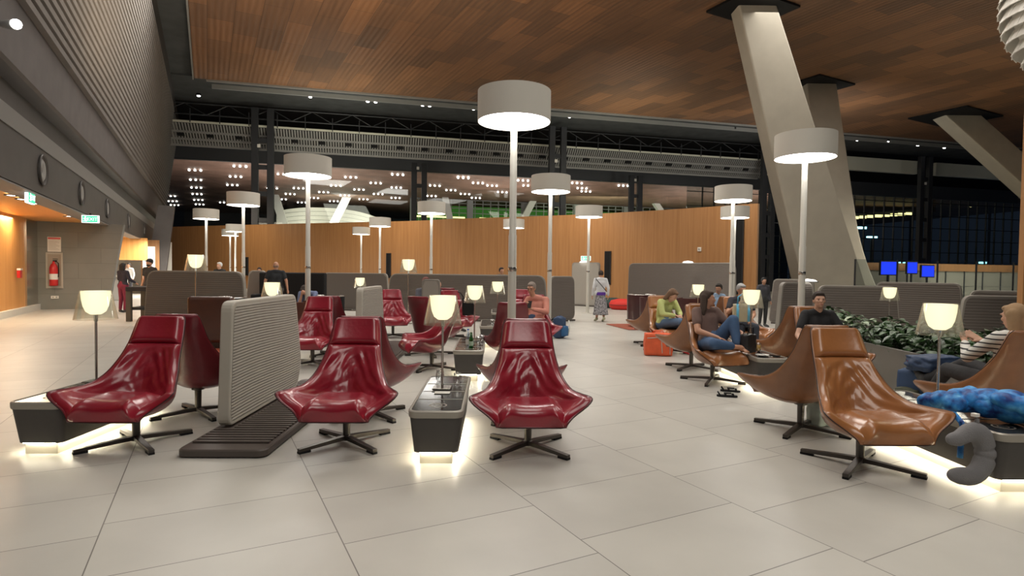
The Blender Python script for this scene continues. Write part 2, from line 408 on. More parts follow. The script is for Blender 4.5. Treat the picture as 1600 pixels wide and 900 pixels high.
# reception beyond the stone wall
o = box_au(2.0, 9, 42, 42.4, 0, 3.1).build('wall_back', M['offwhite']); struct(o, 'white wall of the reception room', 'wall')
o = box_au(5.2, 5.5, ts+.6, 42, 0, 3.1).build('wall_left', M['offwhite']); struct(o, 'white side wall of the reception room', 'wall')
o = box_au(2.9, 5.0, 37, 37.3, 1.9, 3.1).build('trim_6', M['wood_orange']); struct(o, 'timber header over the reception', 'trim')
o = box_au(2.5, 3.4, 39.5, 39.8, 0, 3.1).build('wall_left', M['wood_wall']); struct(o, 'timber pier beside the reception', 'wall')
b = MB(); b.prism([AU(a, 40.2, z) for a, z in ((2.35, 0), (3.4, 0), (2.6, 5.2), (1.75, 5.2))], U*.8)
b.build('column', M['clad']); struct(bpy.data.objects['column'], 'leaning grey pier at the end of the left wall', 'column')

# ------------------------------------------------------------------ back timber wall
wp = [(-33, 49.5), (-28.8, 47.4), (-17.4, 42.6), (-6.8, 38.4), (-4, 36.6), (2.2, 33.6), (6.8, 30.6), (11.2, 26.6)]
def cat(p0, p1, p2, p3, t):
    return .5*((2*p1)+(-p0+p2)*t+(2*p0-5*p1+4*p2-p3)*t*t+(-p0+3*p1-3*p2+p3)*t*t*t)
W2 = [Vector((x, y, 0)) for x, y in wp]; pl = []
for i in range(len(W2)-1):
    p0 = W2[max(0, i-1)]; p3 = W2[min(len(W2)-1, i+2)]
    for k in range(8): pl.append(cat(p0, W2[i], W2[i+1], p3, k/8))
pl.append(W2[-1])
HW = 4.8
b = MB(); prev = None
for i, p in enumerate(pl):
    d = (pl[min(i+1, len(pl)-1)]-pl[max(0, i-1)]).normalized(); nn = Vector((-d.y, d.x, 0))
    ring = [b.bm.verts.new(q) for q in (p, p+Vector((0, 0, HW)), p+nn*.2+Vector((0, 0, HW)), p+nn*.2)]
    if prev:
        for k in range(4): b.bm.faces.new((prev[k], ring[k], ring[(k+1) % 4], prev[(k+1) % 4]))
    else: b.bm.faces.new(ring)
    prev = ring
b.bm.faces.new(prev)
o = b.build('wall_back', M['wood_wall'], smooth=True, angle=30); struct(o, 'long curved timber wall at the back of the lounge', 'wall')
def wall_point(x, off=.06):
    for p, q in zip(pl[:-1], pl[1:]):
        if p.x <= x <= q.x:
            t = (x-p.x)/(q.x-p.x); d = (q-p).normalized(); return p+(q-p)*t+Vector((d.y, -d.x, 0))*off, math.atan2(d.y, d.x)
for x, z0, z1, hw, lab in ((-20.0, 1.0, 2.35, .17, 'black vertical slot panel in the timber wall, leftmost behind the tall lamp poles'), (-8.3, 1.0, 2.65, .16, 'black vertical slot panel in the timber wall behind the ribbed screens'), (5.25, .9, 2.7, .17, 'black vertical slot panel in the timber wall near the walking woman'), (10.6, .6, 4.3, .22, 'tall black slot panel at the right end of the timber wall')):
    p, an = wall_point(x)
    r = thing('wall_slot_panel', lab, 'panel', p, an)
    MB().box(-hw, hw, -.03, .1, z0, z1).build('panel', M['black'], r, bevel=.01)
    f = MB()
    for sx in (-1, 1): f.box(sx*hw-.012, sx*hw+.012, -.045, .1, z0-.02, z1+.02)
    f.box(-hw, hw, -.045, .1, z1, z1+.02); f.build('frame', M['steel_dark'], r)
# round thermostat and other small wall plates
for i, (x, z) in enumerate(((9.2, 2.65),)):
    p, an = wall_point(x); r = thing('wall_switch', 'small white switch plate on the timber wall left of the tall black slot', 'switch', p, an)
    MB().box(-.09, .09, -.02, .08, z, z+.2).build('plate', M['white'], r, bevel=.01); MB().box(-.03, .03, -.035, 0, z+.06, z+.14).build('rocker', M['steel_mid'], r)

# ------------------------------------------------------------------ exit signs
def exit_sign(label, loc, rz, w, h, hang):
    r = thing('exit_sign', label, 'sign', loc, rz, 'exit signs')
    MB().box(-w/2, w/2, -.03, .03, 0, h).build('housing', M['white_sign'], r, bevel=.008)
    MB().box(-w/2+.03, w/2-.03, -.04, -.03, .02, h-.02).build('green_panel', M['green_sign'], r)
    # the running figure and the word stand as pale marks on the green
    b = MB(); fx = -w*.28
    b.box(fx-.012, fx+.022, -.045, -.04, h*.36, h*.66); b.box(fx-.05, fx-.01, -.045, -.04, h*.52, h*.60); b.box(fx+.02, fx+.06, -.045, -.04, h*.50, h*.58)
    b.box(fx-.05, fx-.005, -.045, -.04, h*.22, h*.32); b.box(fx+.01, fx+.05, -.045, -.04, h*.18, h*.36); b.ellipsoid((fx+.012, -.043, h*.76), (.022, .004, .022), n=10)
    b.build('running_figure', M['white_sign'], r)
    cu = bpy.data.curves.new('exit_text', 'FONT'); cu.body = 'EXIT'; cu.size = h*.62; cu.extrude = .002; cu.align_x = 'CENTER'
    cu.materials.append(M['white_sign']); tmp = bpy.data.objects.new('t', cu); COL.objects.link(tmp); bpy.context.view_layer.update(); me = bpy.data.meshes.new_from_object(tmp.evaluated_get(bpy.context.evaluated_depsgraph_get())); bpy.data.objects.remove(tmp)
    t = bpy.data.objects.new('exit_word', me); COL.objects.link(t); t.parent = r; t.location = (w*.14, -.043, h*.28); t.rotation_euler = (R(90), 0, 0)
    if hang: MB().box(-.02, .02, -.02, .02, h, h+hang).build('hanger', M['steel_dark'], r)
    return r
exit_sign('green exit sign hanging from the fascia above the grey stone wall', AU(3.05, 20.9, 2.82), 0.15, .46, .22, .06)
exit_sign('green exit sign seen almost edge on beside the corridor lights at left', AU(3.3, 15.5, 2.84), R(117), .50, .26, .03)
exit_sign('small green exit sign on a lamp-height bracket before the timber wall', (3.75, 29.6, 2.14), 0, .5, .24, 0)
MB().box(-.03, .03, -.03, .03, 0, 2.14).build('post', M['pole'], bpy.data.objects['exit_sign.002'], loc=(0, .05, -2.14))

# corridor recessed lights
proto = None
for i, t in enumerate((9.0, 12.2, 13.8, 16.2, 17.0, 18.0, 22.0, 32.5, 34.5)):
    c = AU(3.75, t, 3.07)
    if proto is None:
        proto = thing('recessed_downlight', 'small round recessed downlight in the corridor soffit', 'ceiling light', c, 0, 'downlights along the corridor edge')
        MB().lathe([(.10, 0), (.14, 0), (.14, -.025), (.10, -.015)], 20, close=True).build('ring', M['lip'], proto, smooth=True)
        MB().lathe([(0, -.012), (.1, -.012)], 20).build('lens', M['spot'], proto)
    else: dup(proto, c, 0, proto['label'])

# fire extinguisher cabinet, notice and socket on the stone wall
rs = math.atan2(-A.y, -A.x)
def on_stone(a, z): return AU(a, ts-.02, z)
r = thing('extinguisher_cabinet', 'recessed cabinet with a red fire extinguisher in the grey stone wall', 'cabinet', on_stone(4.80, .75), rs)
f = MB()
f.box(-.24, .24, -.03, .02, 0, .08); f.box(-.24, .24, -.03, .02, 1.2, 1.26); f.box(-.24, -.19, -.03, .02, .08, 1.2); f.box(.19, .24, -.03, .02, .08, 1.2)
f.build('frame', M['edge'], r)
MB().box(-.19, .19, -.005, .02, .08, 1.2).build('back_panel', mat('cabinet_back', (.35, .30, .24), .5), r)
r = thing('fire_extinguisher', 'red fire extinguisher with white labels standing in the stone wall cabinet', 'fire extinguisher', on_stone(4.80, .84)-U*.14, rs)
mred = mat('extinguisher_red', (.55, .02, .02), .35)
MB().lathe([(0, 0), (.11, 0), (.125, .02), (.125, .62), (.09, .74), (.035, .80), (.035, .86), (0, .86)], 24).build('cylinder', mred, r, smooth=True)
MB().lathe([(.127, .22), (.127, .42)], 24).build('paper_label', M['white'], r)
MB().box(-.02, .10, -.02, .02, .86, .90).box(-.02, .12, -.015, .015, .93, .95).build('valve', M['black'], r)
MB().tube([(.03, 0, .88), (.14, -.03, .8), (.15, -.03, .5), (.14, -.04, .3)], .014).build('hose', M['black'], r, smooth=True)
r = thing('wall_notice', 'framed white notice with a red heading above the extinguisher cabinet', 'notice', on_stone(4.80, 2.04), rs)
MB().box(-.19, .19, -.02, .01, 0, .52).build('sheet', M['white'], r)
MB().box(-.18, .18, -.024, -.02, .44, .50).build('red_heading', mred, r)
b = MB()
for k in range(8): b.box(-.15, .15-.05*(k % 3), -.024, -.02, .07+k*.042, .078+k*.042)
b.build('text_lines', mat('grey_print', (.35, .33, .3), .6), r)
r = thing('wall_socket', 'white double wall socket low on the grey stone wall', 'socket', on_stone(4.80, .38), rs)
MB().box(-.11, .11, -.015, .01, 0, .1).build('plate', M['white'], r, bevel=.006)
MB().box(-.07, -.03, -.02, 0, .03, .07).box(.03, .07, -.02, 0, .03, .07).build('outlet', M['steel_mid'], r)
r = thing('alarm_call_point', 'small red alarm box under a white box on the orange corridor wall', 'alarm', AU(5.23, 23.2, 1.25), RU)
MB().box(-.13, .13, -.06, .02, -.1, .14).build('red_box', mred, r, bevel=.01); MB().box(-.14, .14, -.07, .02, .14, .2).build('cover', M['white'], r, bevel=.005)
# wall spotlight on the smooth band
r = thing('wall_spotlight', 'bright spotlight on the upper left wall at the edge of view', 'spotlight', AU(3.05, 12.8, 5.62))
MB().capsule((0, 0, 0), (.22, -.05, -.03), .06, .09).build('body', M['steel_mid'], r, smooth=True)
MB().ellipsoid((.30, -.1, -.04), (.08, .08, .08)).build('lens', M['spot'], r, smooth=True)

# ------------------------------------------------------------------ high-level structure along the far side
W0 = Vector((-28.65, 49.9, 0))       # where the far glass line meets the left wall
RW = math.atan2(Wd.y, Wd.x)
def WL(s, n, z=0): return W0+Wd*s+n_out*n+Vector((0, 0, z))
def box_w(s0, s1, n0, n1, z0, z1):
    b = MB(); b.prism([WL(s0, n0, z0), WL(s1, n0, z0), WL(s1, n1, z0), WL(s0, n1, z0)], (0, 0, z1-z0)); return b
o = box_w(-2, 95, .4, .8, 12.3, 14.4).build('wall_back', M['black']); struct(o, 'black upper band behind the steelwork', 'wall')
o = box_w(-2, 95, .35, .75, 10.9, 12.4).build('trim_7', M['band']); struct(o, 'blue grey beam under the walkway', 'beam')
# walkway of pale rails and grating
r = thing('service_walkway', 'long pale service walkway under the dark ceiling band, left of the white column', 'walkway', WL(0, -8.0, 0), RW)
for k, (z, y) in enumerate(((12.25, 0), (11.6, .45), (11.15, .9), (10.75, 1.3))):
    MB().box(0.3, 52, y-.05, y+.05, z-.07, z+.07).build('rail', M['rail'] if k == 0 else M['steel_mid'], r)
b = MB()
for k in range(260):
    x = .4+k*.2
    vs = [b.bm.verts.new(p) for p in ((x, .05, 12.15), (x+.12, .05, 12.15), (x+.12, 1.3, 10.8), (x, 1.3, 10.8))]; b.bm.faces.new(vs)
g = b.build('grating', M['steel_mid'], r, solid=.02)
for k in range(26):
    MB().box(1+k*2.0, 1.06+k*2.0, -.12, -.04, 12.2, 13.2).build('hanger_rod', M['steel_dark'], r)
    MB().box(2+k*2.0, 2.45+k*2.0, .5, .75, 11.3, 11.5).build('clip', M['black'], r)
# dark truss over the walkway
b = MB()
for z in (12.9, 13.7): b.tube([WL(1, -7.6, z), WL(53, -7.6, z)], .05, 6)
for k in range(34):
    s_ = k*1.5; b.tube([WL(s_+1, -7.6, 12.9+.8*(k % 2)), WL(s_+2.5, -7.6, 12.9+.8*((k+1) % 2))], .035, 6)
tag(b.build('roof_truss', M['steel_dark']), 'thin dark zigzag truss over the pale walkway', 'truss')
# steel towers
def tower(px, labl, wd=1.0, top=13.4, n=-2.2):
    # find the place along the glass line that lies in this viewing direction
    best = min((abs((WL(s*.1, n).x/WL(s*.1, n).y)-(px-800)/F), s*.1) for s in range(0, 900))[1]
    r = thing('steel_tower', labl, 'column', WL(best, n), RW, 'steel towers along the far glazing')
    for sx in (-1, 1):
        MB().box(sx*wd/2-.24, sx*wd/2+.24, -.15, .25, 0, top).build('post', M['steel_dark'], r, bevel=.02)
    for z in range(1, int(top)-1, 2): MB().box(-wd/2, wd/2, -.05, .1, z*1.0, z+.35).build('cross_plate', M['steel_dark'], r)
    MB().box(-wd/2+.2, -wd/2+.42, -.22, -.15, 10.6, 10.85).build('junction_box', M['white'], r)
    return r
tower(411, 'leftmost dark steel twin tower, left of a tall lamp', 1.1, 13.6, -8.1)
tower(654, 'dark steel twin tower behind the middle left lamps', .9, 11.2)
tower(869, 'dark steel twin tower rising behind the largest lamp', 1.0, 13.6, -9.2)
tower(990, 'dark steel twin tower right of centre below the blue grey beam', .9, 11.2)
tower(1196, 'dark steel twin tower at the end of the timber wall', .9, 13.6, -9.2)
tower(1441, 'dark steel twin tower in front of the night glazing', 1.0, 13.4, -9.2)
# soffit spotlights
proto = None
spots = [(311, 150), (484, 152), (573, 159), (585, 160), (658, 165), (669, 166), (737, 171), (886, 183), (893, 183), (951, 187), (960, 188), (1014, 192), (1024, 193), (1076, 197), (1132, 202), (1142, 202), (1333, 219), (1341, 219), (1380, 221), (1427, 227), (1468, 231), (1574, 240), (1581, 240)]
zz = HC+.05
for px, py in spots:
    d = Vector(((px-800), F, -(py-(424+.0125*(px-800)))))
    p = Vector((0, 0, HZ))+d*((zz-HZ)/d.z)
    if proto is None:
        proto = thing('ceiling_spotlight', 'small bright spotlight in the dark grey soffit at the far edge', 'spotlight', p, 0, 'spotlights in the far soffit')
        MB().lathe([(.10, .08), (.15, .08), (.15, -.1), (.11, -.1)], 14).build('housing', M['steel_dark'], proto, smooth=True)
        MB().ellipsoid((0, 0, -.10), (.12, .12, .06), n=12).build('lens', M['spot'], proto, smooth=True)
    else: dup(proto, p, 0, proto['label'])
# the further hall seen through the glass: its timber ceiling, clusters of lights, green glazed wall
b = MB(); b.prism([WL(-45, 1.2, HC-.4), WL(130, 1.2, HC-.4), WL(130, 86, HC-.4), WL(-45, 86, HC-.4)], (0, 0, .3))
o = b.build('ceiling', M['ceil_far']); struct(o, 'brown timber ceiling of the hall beyond the glass', 'ceiling')
clus = [(305, 267), (306, 282), (307, 294), (308, 304), (310, 313), (312, 320), (375, 261), (368, 277), (363, 290), (267, 307), (270, 315), (273, 321), (350, 317), (434, 273), (425, 295), (547, 278), (620, 274), (586, 287), (524, 291), (466, 295), (560, 297), (618, 294), (505, 301), (538, 306), (453, 304), (440, 312), (590, 304), (490, 310), (521, 315), (567, 312), (617, 310), (471, 317), (432, 320), (694, 268), (722, 279), (745, 287), (678, 291), (703, 298), (725, 304), (742, 310), (673, 307), (722, 278), (767, 291), (783, 301), (815, 283), (823, 291), (893, 281), (899, 287), (907, 295), (913, 300), (970, 283), (971, 291), (1046, 286), (1120, 283), (1114, 290)]
proto = None; zz = HC-.53
for px, py in clus:
    d = Vector(((px-800), F, -(py-(424+.0125*(px-800)))))
    p = Vector((0, 0, HZ))+d*((zz-HZ)/d.z)
    if proto is None:
        proto = thing('cluster_light', 'cluster of three tiny ceiling lights in the brown ceiling beyond the glass', 'ceiling light', p, .2, 'light clusters beyond the glass')
        bb = MB()
        for k in (-1, 0, 1): bb.ellipsoid((k*.66, 0, 0), (.13, .20, .10), n=8)
        bb.build('lenses', M['spot'], proto)
    else: dup(proto, p, .2, proto['label'])
b = MB(); b.prism([WL(-45, 84, 0), WL(130, 84, 0), WL(130, 84.5, 0), WL(-45, 84.5, 0)], (0, 0, HC))
o = b.build('wall_back', M['steel_dark']); struct(o, 'dark end wall of the hall beyond the glass', 'wall')
# pale sculpted wall and leaning struts beyond
def s_at(px, n):
    return min((abs((WL(q*.2, n).x/WL(q*.2, n).y)-(px-800)/F), q*.2) for q in range(-200, 700))[1]
o = box_w(s_at(1300, -8), s_at(1428, -8), -8, -7.6, 11.9, 13.2).build('trim_8', M['rail']); struct(o, 'pale beam right of the white columns', 'beam')
o = box_w(s_at(1456, -8), s_at(1640, -8), -8, -7.6, 11.9, 13.2).build('trim_9', M['rail']); struct(o, 'pale beam at the right end of the hall', 'beam')
sa, sb = s_at(432, 50), s_at(628, 50)
r = thing('concourse_shell', 'pale curved concourse shell seen over the timber wall at left', 'wall', WL(sa, 50))
b = MB()
def shell(u_, v_):
    top = 12.3-2.2*abs(2*u_-.75)**2.4
    return Vector(Wd*((sb-sa)*u_)+n_out*(2*math.sin(u_*PI))+Vector((0, 0, top*v_)))
b.grid(shell, 24, 3); b.build('curved_wall', M['offwhite'], r, solid=.3)
b = MB()
for k in range(4): b.grid(lambda u_, v_, k=k: shell(u_, .76+.06*k+.006*v_)+n_out*-.35, 24, 1)
b.build('panel_joints', M['steel_mid'], r)
area_light('concourse_light', WL((sa+sb)/2, 40, 9.5), 8, 2600, (1, .95, .75), (R(60), 0, 0))
def strut(px_b, px_t, n, wd, labl):
    p0 = WL(s_at(px_b, n), n); p1 = WL(s_at(px_t, n), n); z0, z1 = 8.5, HC-.42
    p00 = p0+(p0-p1)*(z0/(z1-z0))
    b = MB(); b.prism([p00-Wd*wd/2, p00+Wd*wd/2, p1+Wd*wd/2+Vector((0, 0, z1)), p1-Wd*wd/2+Vector((0, 0, z1))], n_out*.8)
    return tag(b.build('leaning_strut', M['white']), labl, 'column', 'struts of the hall beyond')
strut(444, 427, 46, 1.3, 'leftmost pale leaning strut in the hall beyond the timber wall')
strut(517, 541, 46, 1.4, 'pale strut leaning right in front of the pale concourse shell')
strut(706, 694, 40, 1.0, 'pale leaning strut beyond the glass over the middle of the timber wall')
strut(808, 831, 40, 1.2, 'pale leaning strut beyond the glass between the largest lamp and the next lamp')
strut(1056, 1024, 36, 1.1, 'pale leaning strut beyond the glass right of centre')
area_light('concourse_light', WL(s_at(940, 30), 30, 11.5), 8, 1200, (.95, 1, .7), (R(70), 0, 0))
# green lit glazing of the further hall
s0, s1 = s_at(640, 42), s_at(1184, 42)
r = thing('far_glazed_wall', 'green lit glazed wall with a bright strip far beyond the timber wall', 'glazing', WL(s0, 42), RW)
LG = s1-s0
MB().box(0, LG, 0, .1, 0, 12.4).build('green_glass', M['green_glow'], r)
b = MB()
for k in range(int(LG/1.35)): b.box(k*1.35, .12+k*1.35, -.3, -.1, 0, 13.4)
for z in (11.2, 12.0, 12.8, 13.4): b.box(0, LG, -.3, -.1, z, z+.12)
for k in range(7): b.box(k*LG/7, k*LG/7+1.0, -.5, -.3, 0, 13.5)
b.build('mullions', M['steel_mid'], r)
b = MB()
for k in range(7): b.box(k*LG/7+1.1+(k % 3), (k+1)*LG/7-.4-(k % 2)*2, -.5, -.32, 10.35, 10.6)
b.build('light_strip', M['yellow_glow'], r)
# glass of the far line
o = box_w(-1, 52, .1, .13, 0, 10.9).build('window_1', M['glass']); struct(o, 'tall glazing behind the timber wall', 'window')

# ------------------------------------------------------------------ big leaning white columns
def leaning_column(label, base, top, wb, wt, db, dt, flare=0):
    r = thing('leaning_column', label, 'column', base, 0, 'great white leaning columns')
    def ctr(t): return (Vector(top)-Vector(base))*t
    b = MB(); n = 24; prev = None
    for i in range(n+1):
        t = i/n; c = ctr(t); w_ = wb+(wt-wb)*t; d_ = db+(dt-db)*t
        c.x += flare*max(0, (.35-t)/.35)**2
        ring = [b.bm.verts.new(c+Vector(p)) for p in ((-w_/2, -d_/2, 0), (w_/2-.0, -d_/2-.0, 0), (w_/2, d_/2, 0), (-w_/2, d_/2, 0))]
        if prev:
            for k in range(4): b.bm.faces.new((prev[k], prev[(k+1) % 4], ring[(k+1) % 4], ring[k]))
        else: b.bm.faces.new(ring[::-1])
        prev = ring
    b.bm.faces.new(prev)
    b.build('shaft', M['concrete'], r, bevel=.08)
    tb = Vector(top)-Vector(base)
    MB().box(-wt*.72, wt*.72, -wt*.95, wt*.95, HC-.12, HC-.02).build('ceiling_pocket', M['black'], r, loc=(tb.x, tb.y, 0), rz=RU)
    return r
leaning_column('nearest great white column leaning left up through the ceiling', (16.7, 30, 0), (11.07, 27.4, HC), 3.3, 1.75, 1.2, 1.0)
leaning_column('great white column just behind the nearest one, leaning slightly', (18.6, 32.5, 0), (19.8, 38.2, HC), 2.2, 1.9, 1.2, 1.0, .9)
leaning_column('far right great white column leaning down to the right edge', (46, 41, 0), (34.2, 45.3, HC), 2.6, 2.8, 1.4, 1.4)
# ------------------------------------------------------------------ right side: glass screen, night glazing, far concourse
r = thing('glass_balustrade', 'clear glass screen behind the right hand partitions, left of the thin wooden frame', 'glass screen', (14.5, 24.5, 0), R(14))
gl = MB().box(0, 26, 0, .03, 0, 2.25).build('glass_panel', M['glass'], r)
b = MB()
for k in range(12): b.box(k*2.2-.012, k*2.2+.012, -.02, .05, 0, 2.25)
b.box(0, 26, -.02, .05, 1.12, 1.135)
b.build('joints', M['steel_dark'], r)
# night glazing
r = thing('night_glazing', 'dark gridded night glazing right of the white columns', 'glazing', WL(54, 6), RW)
MB().box(-2, 50, 0, .03, 0, 12.5).build('glass_panel', M['glass'], r)
b = MB()
for k in range(32): b.box(k*1.55, k*1.55+.09, -.1, .1, 0, 12.5)
for z in (0.1, 1.6, 3.1, 4.7, 6.3, 7.9, 9.5, 11.2): b.box(-2, 50, -.08, .08, z, z+.08)
b.build('mullions', M['steel_dark'], r)
# lower back wall behind the glass screen with its strip, screens and panels
r = thing('concourse_counter', 'long pale concourse counter behind the glass screen', 'counter', (17.5, 34, 0), R(14))
MB().box(2.5, 24, 0, .5, 0, 1.9).build('counter_body', mat('pale_counter', (.20, .19, .165), .5), r)
MB().box(2.5, 24, -.05, .5, 1.9, 2.35).build('timber_band', M['wood_dark'], r)
b = MB()
for k in range(15): b.box(2.5+k*1.5, 2.54+k*1.5, -.06, 0, 0, 1.9)
b.build('panel_joints', M['steel_dark'], r)
area_light('counter_light', (28, 33, 6.5), 8, 1600, (1, .93, .75))
for i, (x, wd, z0, z1, lab) in enumerate(((5.2, 1.2, 1.65, 2.4, 'leftmost blue information screen behind the glass'), (6.9, .7, 1.75, 2.4, 'middle blue information screen behind the glass'), (8.1, .9, 1.55, 2.2, 'rightmost blue information screen behind the glass'))):
    s = thing('information_screen', lab, 'screen', Matrix.Translation((17.5, 33.4, 0)) @ Matrix.Rotation(R(14), 4, 'Z') @ Vector((x, 0, 0)), R(14), 'blue information screens')
    MB().box(-wd/2-.06, wd/2+.06, 0, .1, z0-.06, z1+.06).box(-.05, .05, .02, .08, 0, z0).build('casing', M['black'], s)
    MB().box(-wd/2, wd/2, -.02, 0, z0, z1).build('display', M['blue_screen'], s)
# distant lights outside
for i, (px, z, h, wd, m, nm, lab, d) in enumerate(((1340, 8.8, .35, 2.2, 'cyan_glow', 'floodlight', 'bright cyan white floodlight outside in the night', 90), (1360, 7.3, .25, 1.6, 'cyan_glow', 'floodlight', 'smaller cyan floodlight outside just below the brighter one', 88), (1407, 3.6, .2, 1.5, 'cyan_glow', 'apron_light', 'low bluish apron light outside', 92), (1534, 3.7, .3, 1.2, 'cyan_glow', 'apron_light', 'bluish apron light outside near the leaning column', 92))):
    x = (px-800)/F*d; s = thing(nm, lab, 'outdoor light', (x, d, 0))
    MB().box(-wd/2, wd/2, -.1, .1, z, z+h).build('lamp_head', M[m], s, bevel=.05); MB().box(-.1, .1, 0, .2, 0, z).build('mast', M['steel_dark'], s)
for (px0, px1, z0, z1, d, lab) in ((1316, 1424, 11.2, 12.2, 100, 'long yellow row of lights outside beyond the night glazing'), (1328, 1424, 15.4, 17.4, 100, 'faint upper row of lights outside beyond the night glazing'), (1510, 1547, 13.6, 13.9, 100, 'short yellow row of lights outside beside the leaning column')):
    x0 = (px0-800)/F*d; x1 = (px1-800)/F*d; s = thing('light_row', lab, 'outdoor light', (x0, d, 0))
    b = MB(); n = 9
    for k in range(n): xx = (x1-x0)*k/n; b.box(xx, xx+(x1-x0)/n*.85, -.1, .1, z0+(z1-z0)*k/n, z0+(z1-z0)*k/n+.45)
    b.build('lamps', M['yellow_glow'], s)
    b = MB(); b.prism([(0, .2, z0), (x1-x0, .2, z1), (x1-x0, .2, z1+.9), (0, .2, z0+.9)], (0, .5, 0)); b.build('canopy', M['steel_dark'], s); MB().box(0, .3, .3, .6, -.3, z0).box(x1-x0-.3, x1-x0, .3, .6, -.3, z1).build('masts', M['steel_dark'], s)
# ground outside
o = box_w(-30, 160, 8, 120, -.5, -.25).build('ground', M['steel_dark']); struct(o, 'dark ground outside', 'ground')
# thin framed dark screen at the right edge
r = thing('framed_screen', 'tall dark screen with a thin wooden edge at the right border', 'screen', (8.07, 9.2, 0), 0)
MB().box(0, .045, -.05, .05, 0, 4.6).build('wooden_edge', M['wood_wall'], r)
MB().box(.045, 1.6, -.04, .04, .0, 4.6).build('dark_panel', M['black'], r)
# white shingled sculpture at top right
r = thing('hanging_sculpture', 'pale shingled sculpture hanging at the top right corner', 'sculpture', (12.85, 13.2, 7.75))
def sc_pt(th, k, dr=0): return Vector((math.cos(th)*(1.6+dr)*1.0, math.sin(th)*1.6*.7, 0))
MB().ellipsoid((0, 0, .2), (1.45, 1.1, 1.7), n=24).build('core', M['white'], r, smooth=True)
b = MB()
for row in range(14):
    z = -1.3+row*.24; rr = 1.55*math.sqrt(max(.05, 1-(z/1.75)**2))
    for k in range(26):
        th = 2*PI*(k+.5*(row % 2))/26+.02*random.random(); c = Vector((math.cos(th)*rr, math.sin(th)*rr*.78, z+.2)); tdir = Vector((-math.sin(th), math.cos(th)*.78, 0)).normalized()
        out = Vector((math.cos(th), math.sin(th), 0)); hw = .2
        vs = [b.bm.verts.new(p) for p in (c-tdir*hw+out*.14+Vector((0, 0, -.16)), c+tdir*hw+out*.12+Vector((0, 0, -.13)), c+tdir*hw+Vector((0, 0, .14)), c-tdir*hw+Vector((0, 0, .14)))]
        b.bm.faces.new(vs)
b.build('shingles', M['white'], r, solid=.02)
MB().tube([(0, 0, 1.8), (0, 0, HC-7.5)], .03, 8).build('cable', M['steel_mid'], r)

# ------------------------------------------------------------------ swivel lounge chair
ST = [  # s, y, z, half width, edge lift, edge forward
 (0.00, .43, 1.09, .185, 0, .02), (.06, .425, 1.06, .215, 0, .03), (.18, .385, .95, .232, 0, .04), (.30, .335, .84, .245, 0, .05),
 (.42, .275, .71, .272, 0, .09), (.52, .225, .59, .315, .01, .15), (.60, .18, .470, .370, .065, .24), (.67, .115, .375, .440, .15, .32),
 (.74, .0, .315, .500, .205, .33), (.82, -.13, .298, .460, .170, .24), (.90, -.26, .300, .355, .090, .13), (.96, -.37, .308, .300, .030, .05), (1.0, -.43, .300, .282, 0, 0)]
def st(s):
    s = max(0, min(1, s))
    for i in range(len(ST)-1):
        if s <= ST[i+1][0]: break
    P = [Vector(ST[max(0, min(len(ST)-1, k))]).to_tuple() if False else ST[max(0, min(len(ST)-1, k))] for k in (i-1, i, i+1, i+2)]
    t = (s-ST[i][0])/(ST[i+1][0]-ST[i][0])
    return [cat(P[0][k], P[1][k], P[2][k], P[3][k], t) for k in range(1, 6)]
def surf(s, t):
    y, z, wd, lift, fw = st(s); at = abs(t)
    return Vector((wd*t, y-fw*at**2.2, z+lift*at**2.2))
def snorm(s, t):
    e = .01
    ds = surf(min(1, s+e), t)-surf(max(0, s-e), t); dt = surf(s, min(1, t+e))-surf(s, max(-1, t-e))
    return dt.cross(ds).normalized()       # towards the sitter
